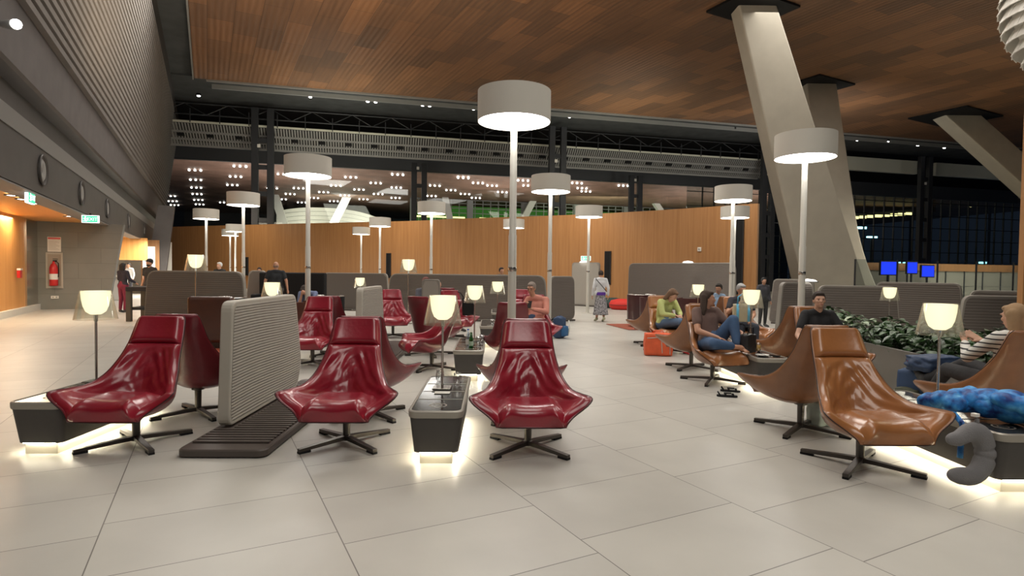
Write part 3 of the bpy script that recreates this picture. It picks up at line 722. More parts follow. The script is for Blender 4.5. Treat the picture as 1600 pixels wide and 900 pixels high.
def make_chair(name, label, m_l, m_s, loc, rz, group):
    r = thing(name, label, 'armchair', loc, rz, group)
    chk = snorm(.9, 0); sg = 1 if chk.z > 0 else -1
    def N(s, t): return snorm(s, t)*sg
    # shell
    b = MB(); n1, n2 = 34, 22
    fr = b.grid(lambda u, v: surf(u, 2*v-1)+N(u, 2*v-1)*.004, n1, n2)
    bk = b.grid(lambda u, v: surf(u, 2*v-1)-N(u, 2*v-1)*(.012+.05*(1-abs(2*v-1)**3)*math.sin(PI*min(1, u*1.05+.02))**.5 if 0 < u < 1 else .012), n1, n2)
    for i in range(n1):
        for j in (0, n2): b.bm.faces.new((fr[i][j], fr[i+1][j], bk[i+1][j], bk[i][j]))
    for j in range(n2):
        for i in (0, n1): b.bm.faces.new((fr[i][j], fr[i][j+1], bk[i][j+1], bk[i][j]))
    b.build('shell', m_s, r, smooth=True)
    def pad(nm, s0, s1, tf, th, wr=0., nu=40, nv=36, pw=.18):
        b = MB()
        def front(u, v):
            s = s0+(s1-s0)*u; tt = tf(s)*(2*v-1)
            eu = min(u, 1-u)/pw; ev = min(v, 1-v)/(pw*.8)
            fo = (1-(1-min(1, eu))**2.4)**.5 * (1-(1-min(1, ev))**2.4)**.5
            p = surf(s, tt); h = th*fo
            if wr:
                ax = (2*v-1); ang = math.atan2(ax*tf(s), (.70-s)*2.2+1e-4)
                rad = math.hypot(ax*tf(s)*.6, (.70-s)*1.4)
                f1 = noise.noise(Vector((ang*3.4, rad*2.0, 1.7)))
                f2 = noise.noise(Vector((s*16+ax*2.0, ax*1.8, 4.2)))
                f3 = noise.noise(Vector((s*11-abs(ax)*3.5, ax*3.2, 9.2)))
                env = max(0, min(1, (s-.32)/.08))*max(0, min(1, (.80-s)/.10))
                h += wr*fo*env*(-abs(f1)*.35*min(1, max(0, (s-.45)/.12))+f2*1.0*(1-abs(ax)**2)+f3*.8)
            return p+N(s, tt)*(h+.006)
        g = b.grid(front, nu, nv)
        q = b.grid(lambda u, v: surf(s0+(s1-s0)*u, tf(s0+(s1-s0)*u)*(2*v-1))+N(s0+(s1-s0)*u, tf(s0+(s1-s0)*u)*(2*v-1))*.003, nu, nv)
        for i in range(nu):
            for j in (0, nv): b.bm.faces.new((g[i][j], g[i+1][j], q[i+1][j], q[i][j]))
        for j in range(nv):
            for i in (0, nu): b.bm.faces.new((g[i][j], g[i][j+1], q[i][j+1], q[i][j]))
        return b.build(nm, m_l, r, smooth=True)
    pad('headrest', .012, .305, lambda s: .975, .060, nu=24, nv=28)
    pad('back_cushion', .300, .985, lambda s: .975, .052, wr=.015, nu=84, nv=64, pw=.10)
    def tw(s):
        return min(.93, (.30+.0*s)/max(.2, st(s)[2]))
    pad('seat_cushion', .685, 1.0, tw, .150, nu=48, nv=48, pw=.23)
    # dark piping round the shell edge
    loop = [surf(i/40, 1)-N(i/40, 1)*.006 for i in range(41)]+[surf(1, 1-2*i/12)-N(1, 0)*.006 for i in range(1, 12)]+[surf(1-i/40, -1)-N(1-i/40, -1)*.006 for i in range(41)]
    MB().tube(loop, .0045, 6).build('piping', M['piping'], r, smooth=True)
    MB().lathe([(0, .285), (.065, .285), (.065, .262), (.034, .252), (.031, .075), (.040, .07), (.040, .03), (0, .03)], 20).build('pole', M['bronze'], r, smooth=True, angle=35)
    for k in range(4):
        an = PI/4+k*PI/2
        b = MB(); c, s_ = math.cos(an), math.sin(an); L = .45
        def pt(x, y, z): return (x*c-y*s_, x*s_+y*c, z)
        sec = [(.0, .027, .035, .072), (.12, .026, .032, .066), (L-.09, .023, .020, .048), (L, .022, .016, .042)]
        prev = None
        for x, hw, z0, z1 in sec:
            ring = [b.bm.verts.new(pt(x, yy, z)) for yy, z in ((-hw, z0), (hw, z0), (hw, z1), (-hw, z1))]
            if prev:
                for q in range(4): b.bm.faces.new((prev[q], prev[(q+1) % 4], ring[(q+1) % 4], ring[q]))
            else: b.bm.faces.new(ring[::-1])
            prev = ring
        b.bm.faces.new(prev)
        lg = b.build('leg', M['bronze_tip'] if False else M['bronze'], r, bevel=.003)
        f = MB(); hx = L-.10; f.prism([pt(hx, -.022, 0), pt(L+.002, -.022, 0), pt(L+.002, .022, 0), pt(hx, .022, 0)], (0, 0, .018)); f.build('foot', M['black'], lg)
    return r
FC = DY; FA = DY+PI       # facing the camera / facing away
reds = [
 (-3.28, 5.04, FC, 'red leather swivel armchair in front of the left console table, facing the camera'),
 (-3.31, 6.10, FA, 'red armchair turned away, back to back with the leftmost front red one'),
 (-1.46, 5.13, FC, 'red leather swivel armchair just right of the large ribbed screen, facing the camera'),
 (-1.50, 6.12, FA, 'red armchair turned away behind the one right of the large ribbed screen'),
 (.156, 5.04, FC, 'large red armchair right of the middle console table, facing the camera, nearest the centre'),
 (.13, 6.08, FA, 'red armchair turned away behind the front centre one, mostly hidden'),
 (-3.22, 9.35, FC, 'red armchair facing the camera beyond the large screen, beside a tall lamp pole'),
 (-3.20, 10.4, FA, 'red armchair turned away behind the one beside the tall lamp pole'),
 (-1.25, 9.1, FC-R(68), 'red armchair swivelled to face left, in front of the second middle table'),
 (-1.50, 10.6, FA-R(25), 'red armchair showing its tall plain back, behind the one swivelled left'),
 (.0, 9.05, FA, 'red armchair seen from behind, partly hidden by the largest lamp pole'),
 (.46, 11.3, FC, 'red armchair in which the person in the coral top sits'),
 (-2.75, 13.4, FC+R(15), 'far red armchair just right of the smaller grey screen'),
 (-1.32, 13.3, FC+R(20), 'far red armchair with a black bag hung on it, left of the small lamps'),
 (-1.75, 15.8, FA, 'far red armchair beside the small upright grey screen'),
 (.25, 14.6, FC, 'farthest red armchair, its headrest showing behind the person in coral'),
]
oranges = [
 (2.86, 4.69, FC, 'large tan leather armchair in front at right, empty, facing the camera'),
 (2.90, 5.75, FA, 'tan armchair turned away behind the large front tan one'),
 (4.30, 7.95, FC, 'tan armchair in which the man in the black T-shirt sits'),
 (4.30, 9.0, FA, 'tan armchair turned away behind the man in the black T-shirt'),
 (4.55, 5.45, FA, 'tan armchair cut by the right border, the fair haired woman sits in it'),
 (2.90, 8.30, FC+R(14), 'tan armchair in which the woman in the brown T-shirt sits'),
 (2.95, 9.45, FA, 'tan armchair turned away behind the woman in the brown T-shirt'),
 (3.05, 11.4, FC+R(10), 'tan armchair in which the woman in the pale yellow top sits'),
 (3.05, 12.5, FA, 'tan armchair turned away behind the woman in the pale yellow top'),
 (4.50, 11.3, FC, 'tan armchair in which the grey haired person with the tote bag sits'),
 (4.50, 12.4, FA, 'tan armchair turned away behind the grey haired person'),
]
pr = None
for x, y, rz, lab in reds:
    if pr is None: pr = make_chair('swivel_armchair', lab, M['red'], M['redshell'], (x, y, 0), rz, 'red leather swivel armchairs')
    else: dup(pr, (x, y, 0), rz, lab)
pr = None
for x, y, rz, lab in oranges:
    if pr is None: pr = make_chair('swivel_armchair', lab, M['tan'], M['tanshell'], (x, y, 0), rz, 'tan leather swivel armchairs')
    else: dup(pr, (x, y, 0), rz, lab)

# ------------------------------------------------------------------ console tables
def rrect(w_, l_, rad, n=6):
    pts = []
    for cx, cy, a0_ in ((w_/2-rad, -l_/2+rad, -90), (w_/2-rad, l_/2-rad, 0), (-w_/2+rad, l_/2-rad, 90), (-w_/2+rad, -l_/2+rad, 180)):
        for k in range(n+1):
            t = R(a0_+90*k/n); pts.append((cx+rad*math.cos(t), cy+rad*math.sin(t)))
    return pts
def loft(b, rings, cap0=True, cap1=True):
    prev = None
    for ring in rings:
        vs = [b.bm.verts.new(p) for p in ring]; n = len(vs)
        if prev:
            for i in range(n): b.bm.faces.new((prev[i], prev[(i+1) % n], vs[(i+1) % n], vs[i]))
        elif cap0: b.bm.faces.new(vs[::-1])
        prev = vs
    if cap1: b.bm.faces.new(prev)
def make_table(label, loc, rz, L=1.55):
    r = thing('console_table', label, 'table', loc, rz, 'low console tables with lit plinths'); Wt = .43
    def ring(w_, l_, rad, z): return [(x, y, z) for x, y in rrect(w_, l_, rad)]
    b = MB(); loft(b, [ring(.36, L-.12, .05, .095), ring(.42, L-.02, .07, .39)]); b.build('body', M['tablebody'], r, smooth=True, angle=30)
    b = MB(); loft(b, [ring(Wt, L, .075, .385), ring(Wt+.01, L+.01, .08, .40), ring(Wt+.01, L+.01, .08, .435), ring(Wt-.01, L-.01, .07, .443), ring(Wt-.035, L-.035, .06, .443), ring(Wt-.04, L-.04, .06, .425)], cap1=False)
    b.build('rim', M['tablerim'], r, smooth=True, angle=30)
    b = MB(); loft(b, [ring(Wt-.04, L-.04, .055, .42), ring(Wt-.04, L-.04, .055, .438)])
    tp = b.build('top', M['tabletop'], r)
    b = MB()
    for y in (-.33, .0, .35): b.box(-Wt/2+.025, Wt/2-.025, y-.007, y+.007, .437, .4405)
    b.build('divider', M['tablerim'], tp)
    b = MB(); b.lathe([(.062, 0), (.068, .001), (.074, 0)], 28, (0, -.55, .4385)); b.lathe([(.030, 0), (.034, .001), (.038, 0)], 20, (0, -.55, .4385)); b.build('charging_ring', M['tablerim'], tp)
    MB().box(-.13, .13, -L/2+.085, L/2-.085, 0, .095).build('plinth', M['plinth'], r)
    b = MB()
    for sx in (-1, 1): b.box(sx*.150-.008, sx*.150+.008, -L/2+.09, L/2-.09, .0915, .0945)
    for sy in (-1, 1): b.box(-.13, .13, sy*(L/2-.066)-.004, sy*(L/2-.066)+.004, .0915, .0945)
    b.build('light_strip', M['strip'], r)
    return r
tabs = [(-3.88, 5.42, 'left low console table with a glowing plinth, under the left table lamp'),
        (-.615, 5.30, 'middle low console table with a glowing plinth and two tumblers on it'),
        (3.66, 4.84, 'right front low console table with the blue jacket on it'),
        (-.62, 8.80, 'second middle console table with the green bottle on it'),
        (3.46, 8.40, 'right console table with the beer glass on it'),
        (-.45, 12.4, 'third console table in the middle row, carrying small glasses'),
        (-4.0, 9.6, 'second left console table hidden behind the large ribbed screen'),
        (3.85, 12.2, 'third right console table behind the seated people'),
        (-.35, 16.2, 'farthest console table of the middle row')]
pt_ = None
for x, y, lab in tabs:
    if pt_ is None: pt_ = make_table(lab, (x, y, 0), DY)
    else: dup(pt_, (x, y, 0), DY, lab)

# ------------------------------------------------------------------ lamps
def make_tlamp(label, loc, hs=1.0, stem=.60, group='glass cone table lamps', name='table_lamp'):
    r = thing(name, label, 'lamp', loc, 0, group); s = hs
    MB().box(-.085*s, .085*s, -.085*s, .085*s, 0, .014).build('base', M['chrome'], r, bevel=.004)
    MB().lathe([(0, .012), (.011*s, .012), (.011*s, stem+.02), (0, stem+.02)], 14).build('stem', M['chrome'], r, smooth=True, angle=40)
    z0 = stem
    MB().lathe([(.180*s, z0), (.128*s, z0+.275*s), (.124*s, z0+.275*s), (.176*s, z0)], 40, close=True).build('clear_shade', M['clear'], r, smooth=True, angle=30)
    cup = [(0, z0+.045*s), (.045*s, z0+.048*s), (.082*s, z0+.075*s), (.104*s, z0+.13*s), (.116*s, z0+.20*s), (.121*s, z0+.268*s), (.112*s, z0+.270*s), (.09*s, z0+.262*s), (0, z0+.262*s)]
    MB().lathe(cup, 36).build('glowing_cup', M['cup'], r, smooth=True, angle=50)
    MB().lathe([(0, z0-.02), (.016*s, z0-.02), (.02*s, z0+.04*s), (.03*s, z0+.055*s), (0, z0+.05*s)], 16).build('socket', M['chrome'], r, smooth=True)
    return r
TZ = .443
tl = [(-3.97, 5.52, TZ, 'left table lamp on the left console table'), (-.645, 5.42, TZ, 'table lamp in front of the red armchairs on the middle console table'),
      (3.72, 5.02, TZ, 'table lamp on the right front console table, nearest at right'), (-.59, 9.2, TZ, 'table lamp on the console table with the green bottle'),
      (-.32, 12.9, TZ, 'small table lamp left of the largest pole, above the third middle table'), (3.62, 8.75, TZ, 'table lamp between the woman in brown and the grey haired person'),
      (4.02, 12.5, TZ, 'small table lamp right of the woman in pale yellow'), (-4.02, 9.7, TZ, 'table lamp showing just above the large ribbed screen')]
pt_ = None
for x, y, z, lab in tl:
    if pt_ is None: pt_ = make_tlamp(lab, (x, y, z))
    else: dup(pt_, (x, y, z), 0, lab)
# small pedestal tables carrying lamps further away
def pedestal(loc, label):
    r = thing('pedestal_table', label, 'table', loc)
    MB().lathe([(0, 0), (.20, 0), (.20, .015), (.03, .03), (.025, .42), (.22, .43), (.22, TZ), (0, TZ)], 24).build('pedestal', M['tablerim'], r, smooth=True, angle=35)
    MB().lathe([(0, TZ), (.205, TZ), (.205, TZ+.004), (0, TZ+.004)], 24).build('top', M['tabletop'], r)
    return r
pedestal((-4.2, 16.0, 0), 'small round lamp table behind the smaller grey screen'); dup(pt_ if False else [o for o in COL.objects if o.name == 'table_lamp'][0], (-4.2, 16.0, TZ+.005), 0, 'small table lamp behind the smaller grey screen')
pedestal((7.7, 11.8, 0), 'small round lamp table behind the planter at right'); dup([o for o in COL.objects if o.name == 'table_lamp'][0], (7.7, 11.8, TZ+.005), 0, 'table lamp in front of the right hand partitions, behind the plants')
fl = make_tlamp('floor lamp with a glass cone shade before the left ribbed partition', (-7.70, 14.1, 0), 1.42, 1.47, 'glass cone floor lamps', 'floor_lamp')
dup(fl, (-2.99, 16.7, 0), 0, 'floor lamp with a glass cone shade before the long middle partition')

HL = 3.63
def make_tall(label, loc):
    r = thing('tall_lamp', label, 'lamp', loc, 0, 'tall drum shade lamps')
    MB().lathe([(0, 0), (.22, 0), (.22, .012), (.07, .02), (.07, .06), (0, .06)], 32).build('base_plate', M['pole'], r, smooth=True, angle=30)
    MB().lathe([(.060, .02), (.057, 2.05), (.050, 2.07), (.048, HL+.12), (0, HL+.12)], 24).build('pole', M['pole'], r, smooth=True, angle=40)
    MB().lathe([(.0605, 1.55), (.063, 1.56), (.063, 1.60), (.0605, 1.61)], 24).build('collar', M['chrome'], r, smooth=True, angle=40)
    sh = MB().lathe([(.51, HL), (.51, HL+.42), (.500, HL+.42), (.500, HL)], 64, close=True).build('shade', M['shade'], r, smooth=True, angle=40)
    MB().lathe([(0, HL+.40), (.50, HL+.40)], 48).build('shade_top', M['shade_in'], sh)
    MB().lathe([(.062, HL+.035), (.495, HL+.035)], 48).build('diffuser', M['diff'], r)
    MB().lathe([(0, HL+.43), (.03, HL+.43), (.03, HL+.40), (0, HL+.40)], 12).build('finial', M['chrome'], r)
    return r
talls = [(0.0, 8.15, 'tallest looking drum lamp in the centre, nearest of all the tall lamps'), (5.2, 10.4, 'tall drum lamp in front of the white leaning column'),
  (-4.62, 13.1, 'tall drum lamp left of centre, second largest on the left, behind the red armchairs'), (.98, 15.2, 'tall drum lamp just right of the nearest one'),
  (6.28, 16.6, 'larger of two tall drum lamps in line at the right end of the timber wall'), (8.25, 21.6, 'tall drum lamp right behind the larger one at the end of the timber wall'),
  (-9.0, 19.4, 'tall drum lamp at left over the walking bald man'), (-13.2, 25.0, 'tall drum lamp farthest left, above the left ribbed partition'),
  (-3.0, 21.4, 'tall drum lamp halfway between the two largest left of centre'), (2.88, 22.0, 'tall drum lamp left of the walking woman'),
  (-6.4, 28.0, 'small looking tall lamp fourth from the left behind the long partition'), (-9.0, 34.5, 'smallest looking tall lamp left of centre before the timber wall'),
  (0.05, 28.0, 'distant tall lamp half hidden by the central pole'), (-16.0, 33.5, 'distant tall lamp just behind the bald man’s tall lamp'), (-18.4, 37.8, 'farthest tall lamp, lowest of the group at left')]
pt_ = None
for x, y, lab in talls:
    if pt_ is None: pt_ = make_tall(lab, (x, y, 0))
    else: dup(pt_, (x, y, 0), 0, lab)

# ------------------------------------------------------------------ screens
def screen_mat_ribs(b, w_, h, y, n, x0, z0):
    pass
def low_screen(label, loc, rz, L=1.95, H=1.24, base=True):
    r = thing('privacy_screen', label, 'partition', loc, rz, 'ribbed privacy screens on slatted decks')
    # outline in the (y, z) plane: near edge leans, far edge bulges low down, corners rounded
    def outline(g):
        P = [(-.0+g, .09+g), (L-.10-g, .09+g), (L+.06-g, .38), (L-.16-g, H-g), (.08+g, H-g)]
        out = []
        for i in range(len(P)):
            a = Vector((*P[i-1], 0)); c = Vector((*P[i], 0)); d = Vector((*P[(i+1) % len(P)], 0)); rr = .10
            p = c+(a-c).normalized()*rr; q = c+(d-c).normalized()*rr
            for k in range(6):
                t = k/5; out.append(p.lerp(c, t).lerp(c.lerp(q, t), t))
        return out
    b = MB(); b.prism([Vector((-.055, p.x, p.y)) for p in outline(0)], (.11, 0, 0)); fr = b.build('frame', M['edge'], r, bevel=.015)
    b = MB(); o1 = outline(.035)
    # corrugated fabric faces on both sides
    ys = [p.x for p in o1]; zs = [p.y for p in o1]
    def span(z):
        xs = []
        for i in range(len(o1)):
            p, q = o1[i-1], o1[i]
            if (p.y-z)*(q.y-z) <= 0 and abs(p.y-q.y) > 1e-6: xs.append(p.x+(q.x-p.x)*(z-p.y)/(q.y-p.y))
        return (min(xs), max(xs)) if xs else (0, 0)
    for sx in (-1, 1):
        z0, z1 = min(zs)+.004, max(zs)-.004; n = 38*6; prev = None
        for i in range(n+1):
            z = z0+(z1-z0)*i/n; a, c = span(z); d = sx*(.056+.005*abs(math.sin(PI*38*i/n)))
            nv = 14; row = [b.bm.verts.new((d, a+(c-a)*k/nv, z+.010*math.sin(a+(c-a)*k/nv*3)*min(1, (z-z0)*8, (z1-z)*8))) for k in range(nv+1)]
            if prev:
                for k in range(nv): b.bm.faces.new((prev[k], prev[k+1], row[k+1], row[k]))
            prev = row
    b.build('ribbed_fabric', M['fabric'], fr, smooth=True)
    if base:
        b = MB(); loft(b, [[(x+.26, y+L/2-.03, z) for x, y in rrect(.72, L+1.15, .07)] for z in (.012, .06)]+[[(x+.26, y+L/2-.03, .07) for x, y in rrect(.70, L+1.13, .07)]])
        bs = b.build('deck', M['deck'], r, smooth=True, angle=30)
        b = MB(); k = 0; y = -.42
        while y < L+.35:
            b.box(-.06, .58, y, y+.045, .07, .086) if not (-.02 < y < L) else b.box(.09, .58, y, y+.045, .07, .086)
            if -.02 < y < L: pass
            y += .075
        b.build('slats', M['deck'], bs, bevel=.004)
    return r
scr = low_screen('large ribbed grey screen on a dark slatted deck, nearest, between the front red armchairs', (-2.63, 5.26, 0), DY)
dup(scr, (-2.55, 9.6, 0), DY, 'smaller looking ribbed grey screen behind the armchair right of the large screen')
r = thing('upright_screen', 'small upright grey screen with rounded top in front of the long partition', 'partition', (-1.72, 12.3, 0), 0)
def panel_poly(w0, w1, H, rad, z0=.0):
    P = [(-w0/2, z0), (w0/2, z0), (w1/2, H), (-w1/2, H)]; out = []
    for i in range(4):
        a = Vector((*P[i-1], 0)); c = Vector((*P[i], 0)); d = Vector((*P[(i+1) % 4], 0))
        p = c+(a-c).normalized()*rad; q = c+(d-c).normalized()*rad
        for k in range(7): t = k/6; out.append(p.lerp(c, t).lerp(c.lerp(q, t), t))
    return out
def partition(label, loc, rz, w0, w1, H, rad=.12, ribs=True, th=.12, m=None, r=None, z0=.04, em='edge_d', group='tall curved partitions'):
    r = r or thing('curved_partition', label, 'partition', loc, rz, group)
    b = MB(); b.prism([Vector((p.x, -th/2, p.y)) for p in panel_poly(w0, w1, H, rad, z0)], (0, th, 0)); fr = b.build('frame', M[em], r, bevel=.012)
    o1 = panel_poly(w0-.06, w1-.06, H-.03, rad, z0+.03)
    def span(z):
        xs = []
        for i in range(len(o1)):
            p, q = o1[i-1], o1[i]
            if (p.y-z)*(q.y-z) <= 0 and abs(p.y-q.y) > 1e-6: xs.append(p.x+(q.x-p.x)*(z-p.y)/(q.y-p.y))
        return (min(xs), max(xs)) if xs else (0, 0)
    b = MB(); zz0, zz1 = z0+.034, H-.034; nr = int((H-z0)/.055); n = nr*4 if ribs else 12
    for sy in (-1, 1):
        prev = None
        for i in range(n+1):
            z = zz0+(zz1-zz0)*i/n; a, c = span(z); d = sy*(th/2+.004+(.008*abs(math.sin(PI*nr*i/n)) if ribs else 0))
            row = [b.bm.verts.new((a+(c-a)*k/2, d, z)) for k in range(3)]
            if prev:
                for k in range(2): b.bm.faces.new((prev[k], prev[k+1], row[k+1], row[k]))
            prev = row
    b.build('ribbed_fabric' if ribs else 'fabric', m or M['fabric'], fr, smooth=True, angle=70)
    MB().box(-w0*.42, w0*.42, -.16, .16, 0, .05).build('foot_plate', M['deck'], r)
    return r
partition('', (0, 0, 0), 0, .42, .38, 1.36, .07, False, .08, M['fabric'], r)
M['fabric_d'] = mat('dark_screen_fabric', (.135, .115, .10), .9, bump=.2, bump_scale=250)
def P3(px, y, H=0): return ((px-800)/F*y, y, H)
def wall_part(label, px0, px1, y0, y1, H, **k):
    a = Vector(P3(px0, y0)); c = Vector(P3(px1, y1)); d = c-a; L = d.length
    return partition(label, (a+c)/2, math.atan2(d.y, d.x), L, L-k.pop('dw', .25), H, **k)
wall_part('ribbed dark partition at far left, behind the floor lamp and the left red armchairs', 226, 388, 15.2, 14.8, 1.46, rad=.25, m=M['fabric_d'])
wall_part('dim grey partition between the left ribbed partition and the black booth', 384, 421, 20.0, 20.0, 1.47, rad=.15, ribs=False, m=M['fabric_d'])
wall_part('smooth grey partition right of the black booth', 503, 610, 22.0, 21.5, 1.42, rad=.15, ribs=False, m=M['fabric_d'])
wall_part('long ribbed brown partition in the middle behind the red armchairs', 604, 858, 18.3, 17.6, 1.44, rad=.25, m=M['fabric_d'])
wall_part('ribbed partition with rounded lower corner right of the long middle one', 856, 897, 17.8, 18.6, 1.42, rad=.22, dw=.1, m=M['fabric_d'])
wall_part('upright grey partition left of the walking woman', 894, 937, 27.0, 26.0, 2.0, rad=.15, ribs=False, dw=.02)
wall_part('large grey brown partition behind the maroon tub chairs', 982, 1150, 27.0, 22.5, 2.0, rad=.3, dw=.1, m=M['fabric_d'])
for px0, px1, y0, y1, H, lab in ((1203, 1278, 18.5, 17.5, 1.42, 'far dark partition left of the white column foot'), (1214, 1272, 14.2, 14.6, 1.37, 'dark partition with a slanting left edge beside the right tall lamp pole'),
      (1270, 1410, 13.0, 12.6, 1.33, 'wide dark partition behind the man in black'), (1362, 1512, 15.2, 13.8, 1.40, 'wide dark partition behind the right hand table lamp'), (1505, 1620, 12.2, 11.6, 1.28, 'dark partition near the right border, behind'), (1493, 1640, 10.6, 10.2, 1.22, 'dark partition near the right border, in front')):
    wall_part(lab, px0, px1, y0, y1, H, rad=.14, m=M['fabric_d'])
# black booth
r = thing('booth_sofa', 'black high backed booth sofa behind the walking bald man', 'sofa', P3(458, 19.6))
MB().box(-1.1, 1.1, -.15, .15, .0, 1.42).build('back', M['black'], r, bevel=.05)
MB().box(-1.05, 1.05, -.75, -.15, .15, .45).build('seat', M['maroon'], r, bevel=.05)
for sx in (-1, 1): MB().box(sx*1.02-.08, sx*1.02+.08, -.78, .1, .0, .7).build('arm', M['black'], r, bevel=.04)

# ------------------------------------------------------------------ tub chairs, rug, bean bags, tables
def tub(label, loc, rz, m, sc_=1.0, chrome=False, H=.78):
    r = thing('tub_chair', label, 'armchair', loc, rz, 'low tub chairs'); b = MB()
    n = 28; rings = []
    def wallpt(u, v):
        an = R(-62)+R(304)*u; rx, ry = .40, .38
        hz = .12+(H-.12)*v
        k = 1+.05*v
        return Vector((rx*k*math.cos(an), ry*k*math.sin(an), hz))
    outer = b.grid(wallpt, n, 6); inner = b.grid(lambda u, v: Vector((wallpt(u, v).x*.83, wallpt(u, v).y*.83, wallpt(u, v).z)), n, 6)
    for i in range(n):
        for j in (0, 6): b.bm.faces.new((outer[i][j], outer[i+1][j], inner[i+1][j], inner[i][j]))
    for j in range(6):
        for i in (0, n): b.bm.faces.new((outer[i][j], outer[i][j+1], inner[i][j+1], inner[i][j]))
    b.build('shell', m, r, smooth=True, angle=50)
    MB().lathe([(0, .12), (.31, .12), (.33, .2), (.33, .38), (.29, .43), (0, .44)], 28, sy=.95).build('seat_cushion', m, r, smooth=True)
    if chrome:
        b = MB(); b.tube([Vector((wallpt(i/40, 1).x*.92, wallpt(i/40, 1).y*.92, H+.008)) for i in range(41)], .016, 8); b.build('chrome_rim', M['chrome'], r, smooth=True)
    MB().lathe([(0, 0), (.24, 0), (.24, .02), (.05, .03), (.05, .13), (0, .13)], 24).build('base', M['chrome'], r, smooth=True, angle=35)
    return r
# the open side of the tub looks along local -y
def P4(px, py, H=0):     # a ground point from its place in the photograph, taken once to measure the room
    d = Vector((px-800, F, -(py-(424+.0125*(px-800))))); return Vector((0, 0, HZ))+d*((H-HZ)/d.z)
tub('maroon tub chair seen from behind, left edge of the tan group', P3(1003, 16.6), R(180), M['maroon'], chrome=True, H=.92)
tub('maroon tub chair seen from behind, right of its twin', P3(1024, 15.6), R(200), M['maroon'], H=.90)
tub('maroon tub chair behind the woman in pale yellow', P3(1083, 14.2), R(180), M['maroon'], H=.95)
tub('black tub chair with a pale rim behind the large ribbed screen', P3(356, 13.2), R(170), M['black'], chrome=True, H=.86)
tub('brown tub chair left of the armchair by the tall lamp pole', P3(460, 12.2), R(200), M['brownl'], H=.86)
tub('black tub chair with a pale rim right of the hunched man', P3(512, 14.6), R(180), M['black'], chrome=True, H=.86)
r = thing('lounge_seat', 'dark brown boxy seat on a copper rug left of the large ribbed screen', 'armchair', P3(330, 11.0), R(6))
MB().box(-.42, .42, -.08, .08, .12, 1.0).build('back', M['brownl'], r, bevel=.06)
MB().box(-.40, .40, .08, .65, .12, .44).build('seat', M['brownl'], r, bevel=.05)
for sx in (-1, 1): MB().box(sx*.40-.06, sx*.40+.06, .05, .66, .12, .62).build('arm', M['brownl'], r, bevel=.04)
MB().box(-.36, .36, -.02, .6, 0, .12).build('base', M['bronze'], r)
for lab, c, w_, l_ in (('copper red rug under the boxy brown seat at left', P3(345, 11.2, .006), 1.6, 1.7), ('copper red rug under the maroon tub chairs', P3(1003, 16.6, .006), 1.5, 1.7)):
    b = MB(); loft(b, [[(x, y, z) for x, y in rrect(w_, l_, .05)] for z in (0, .012)]); tag(b.build('rug', M['copper'], None, c, R(12)), lab, 'rug')
def bean(label, loc, m, rr=.42):
    r = thing('bean_bag', label, 'bean bag', loc, 0, 'round floor cushions')
    MB().lathe([(0, 0), (rr*.8, 0), (rr, .10), (rr*1.02, .24), (rr*.86, .38), (rr*.4, .44), (0, .45)], 28).build('body', m, r, smooth=True)
    b = MB(); b.tube([(rr*1.025*math.cos(2*PI*k/30), rr*1.025*math.sin(2*PI*k/30), .2) for k in range(31)], .01, 6); b.build('seam', M['piping'], r)
    return r
bean('bright red round bean bag right of the walking woman', P3(973, 24.5), mat('bright_red_cloth', (.62, .03, .02), .7), .55)
bean('dark green round bean bag behind the walking woman', P3(956, 25.6), mat('dark_green_cloth', (.02, .045, .04), .7), .55)
r = thing('high_bench', 'dark wooden frame bench at the end of the left partition', 'bench', P3(234, 16.8), R(8))
MB().box(-.42, .42, -.5, .5, .86, .98).build('top', M['steel_dark'], r, bevel=.01)
for sx in (-1, 1):
    for sy in (-1, 1): MB().box(sx*.36-.06, sx*.36+.06, sy*.42-.06, sy*.42+.06, 0, .86).build('leg', mat('bench_wood', (.10, .085, .065), .6) if (sx, sy) == (-1, -1) else bpy.data.materials['bench_wood'], r)
MB().box(-.36, .36, -.40, .40, .32, .40).build('shelf', M['steel_dark'], r)
r = thing('reception_desk', 'bright white reception desk through the opening at left', 'desk', AU(3.9, 33, 0), RU-PI/2)
MB().box(-.4, .4, -1.2, 1.2, 0, 1.05).build('body', M['white'], r, bevel=.03); MB().box(-.5, .5, -1.3, 1.3, 1.05, 1.1).build('top', M['offwhite'], r)
b = MB(); b.box(-.405, -.40, -1.1, 1.1, .30, .33).box(-.405, -.40, -1.1, 1.1, .66, .69); b.build('groove', M['steel_mid'], r)
r = thing('lit_column_panel', 'white lit panel on the reception wall', 'panel', AU(2.95, 38.6, .8), RU)
MB().box(-.05, .05, -.3, .3, 0, 1.9).build('panel', M['white'], r); MB().box(-.06, -.05, -.24, .24, .06, 1.84).build('glow_face', glow('panel_glow', (1, .96, .85), 1.2), r)
# glowing domes on far tables
for i, (x, y, z, lab) in enumerate(((1.0+1.2, 25.2, 1.98, 'white dome light on the upright grey partition'), (7.15, 23.6, 1.985, 'flat white light on the large grey brown partition'), (7.40, 14.5, 1.375, 'white puck light on the dark partition by the right tall lamp'))):
    s = thing('dome_light', lab, 'lamp', (x if i else P3(912, 26.5)[0], y if i else 26.5, z if i else 1.99))
    MB().lathe([(0, .08), (.16, .06), (.24, .0), (0, 0)], 20).build('dome', glow('dome_glow_%d' % 0, (1, .97, .9), 3) if i == 0 else bpy.data.materials['dome_glow_0'], s, smooth=True)
    MB().lathe([(.235, 0), (.25, 0), (.25, .02), (.235, .02)], 20, close=True).build('ring', M['chrome'], s)

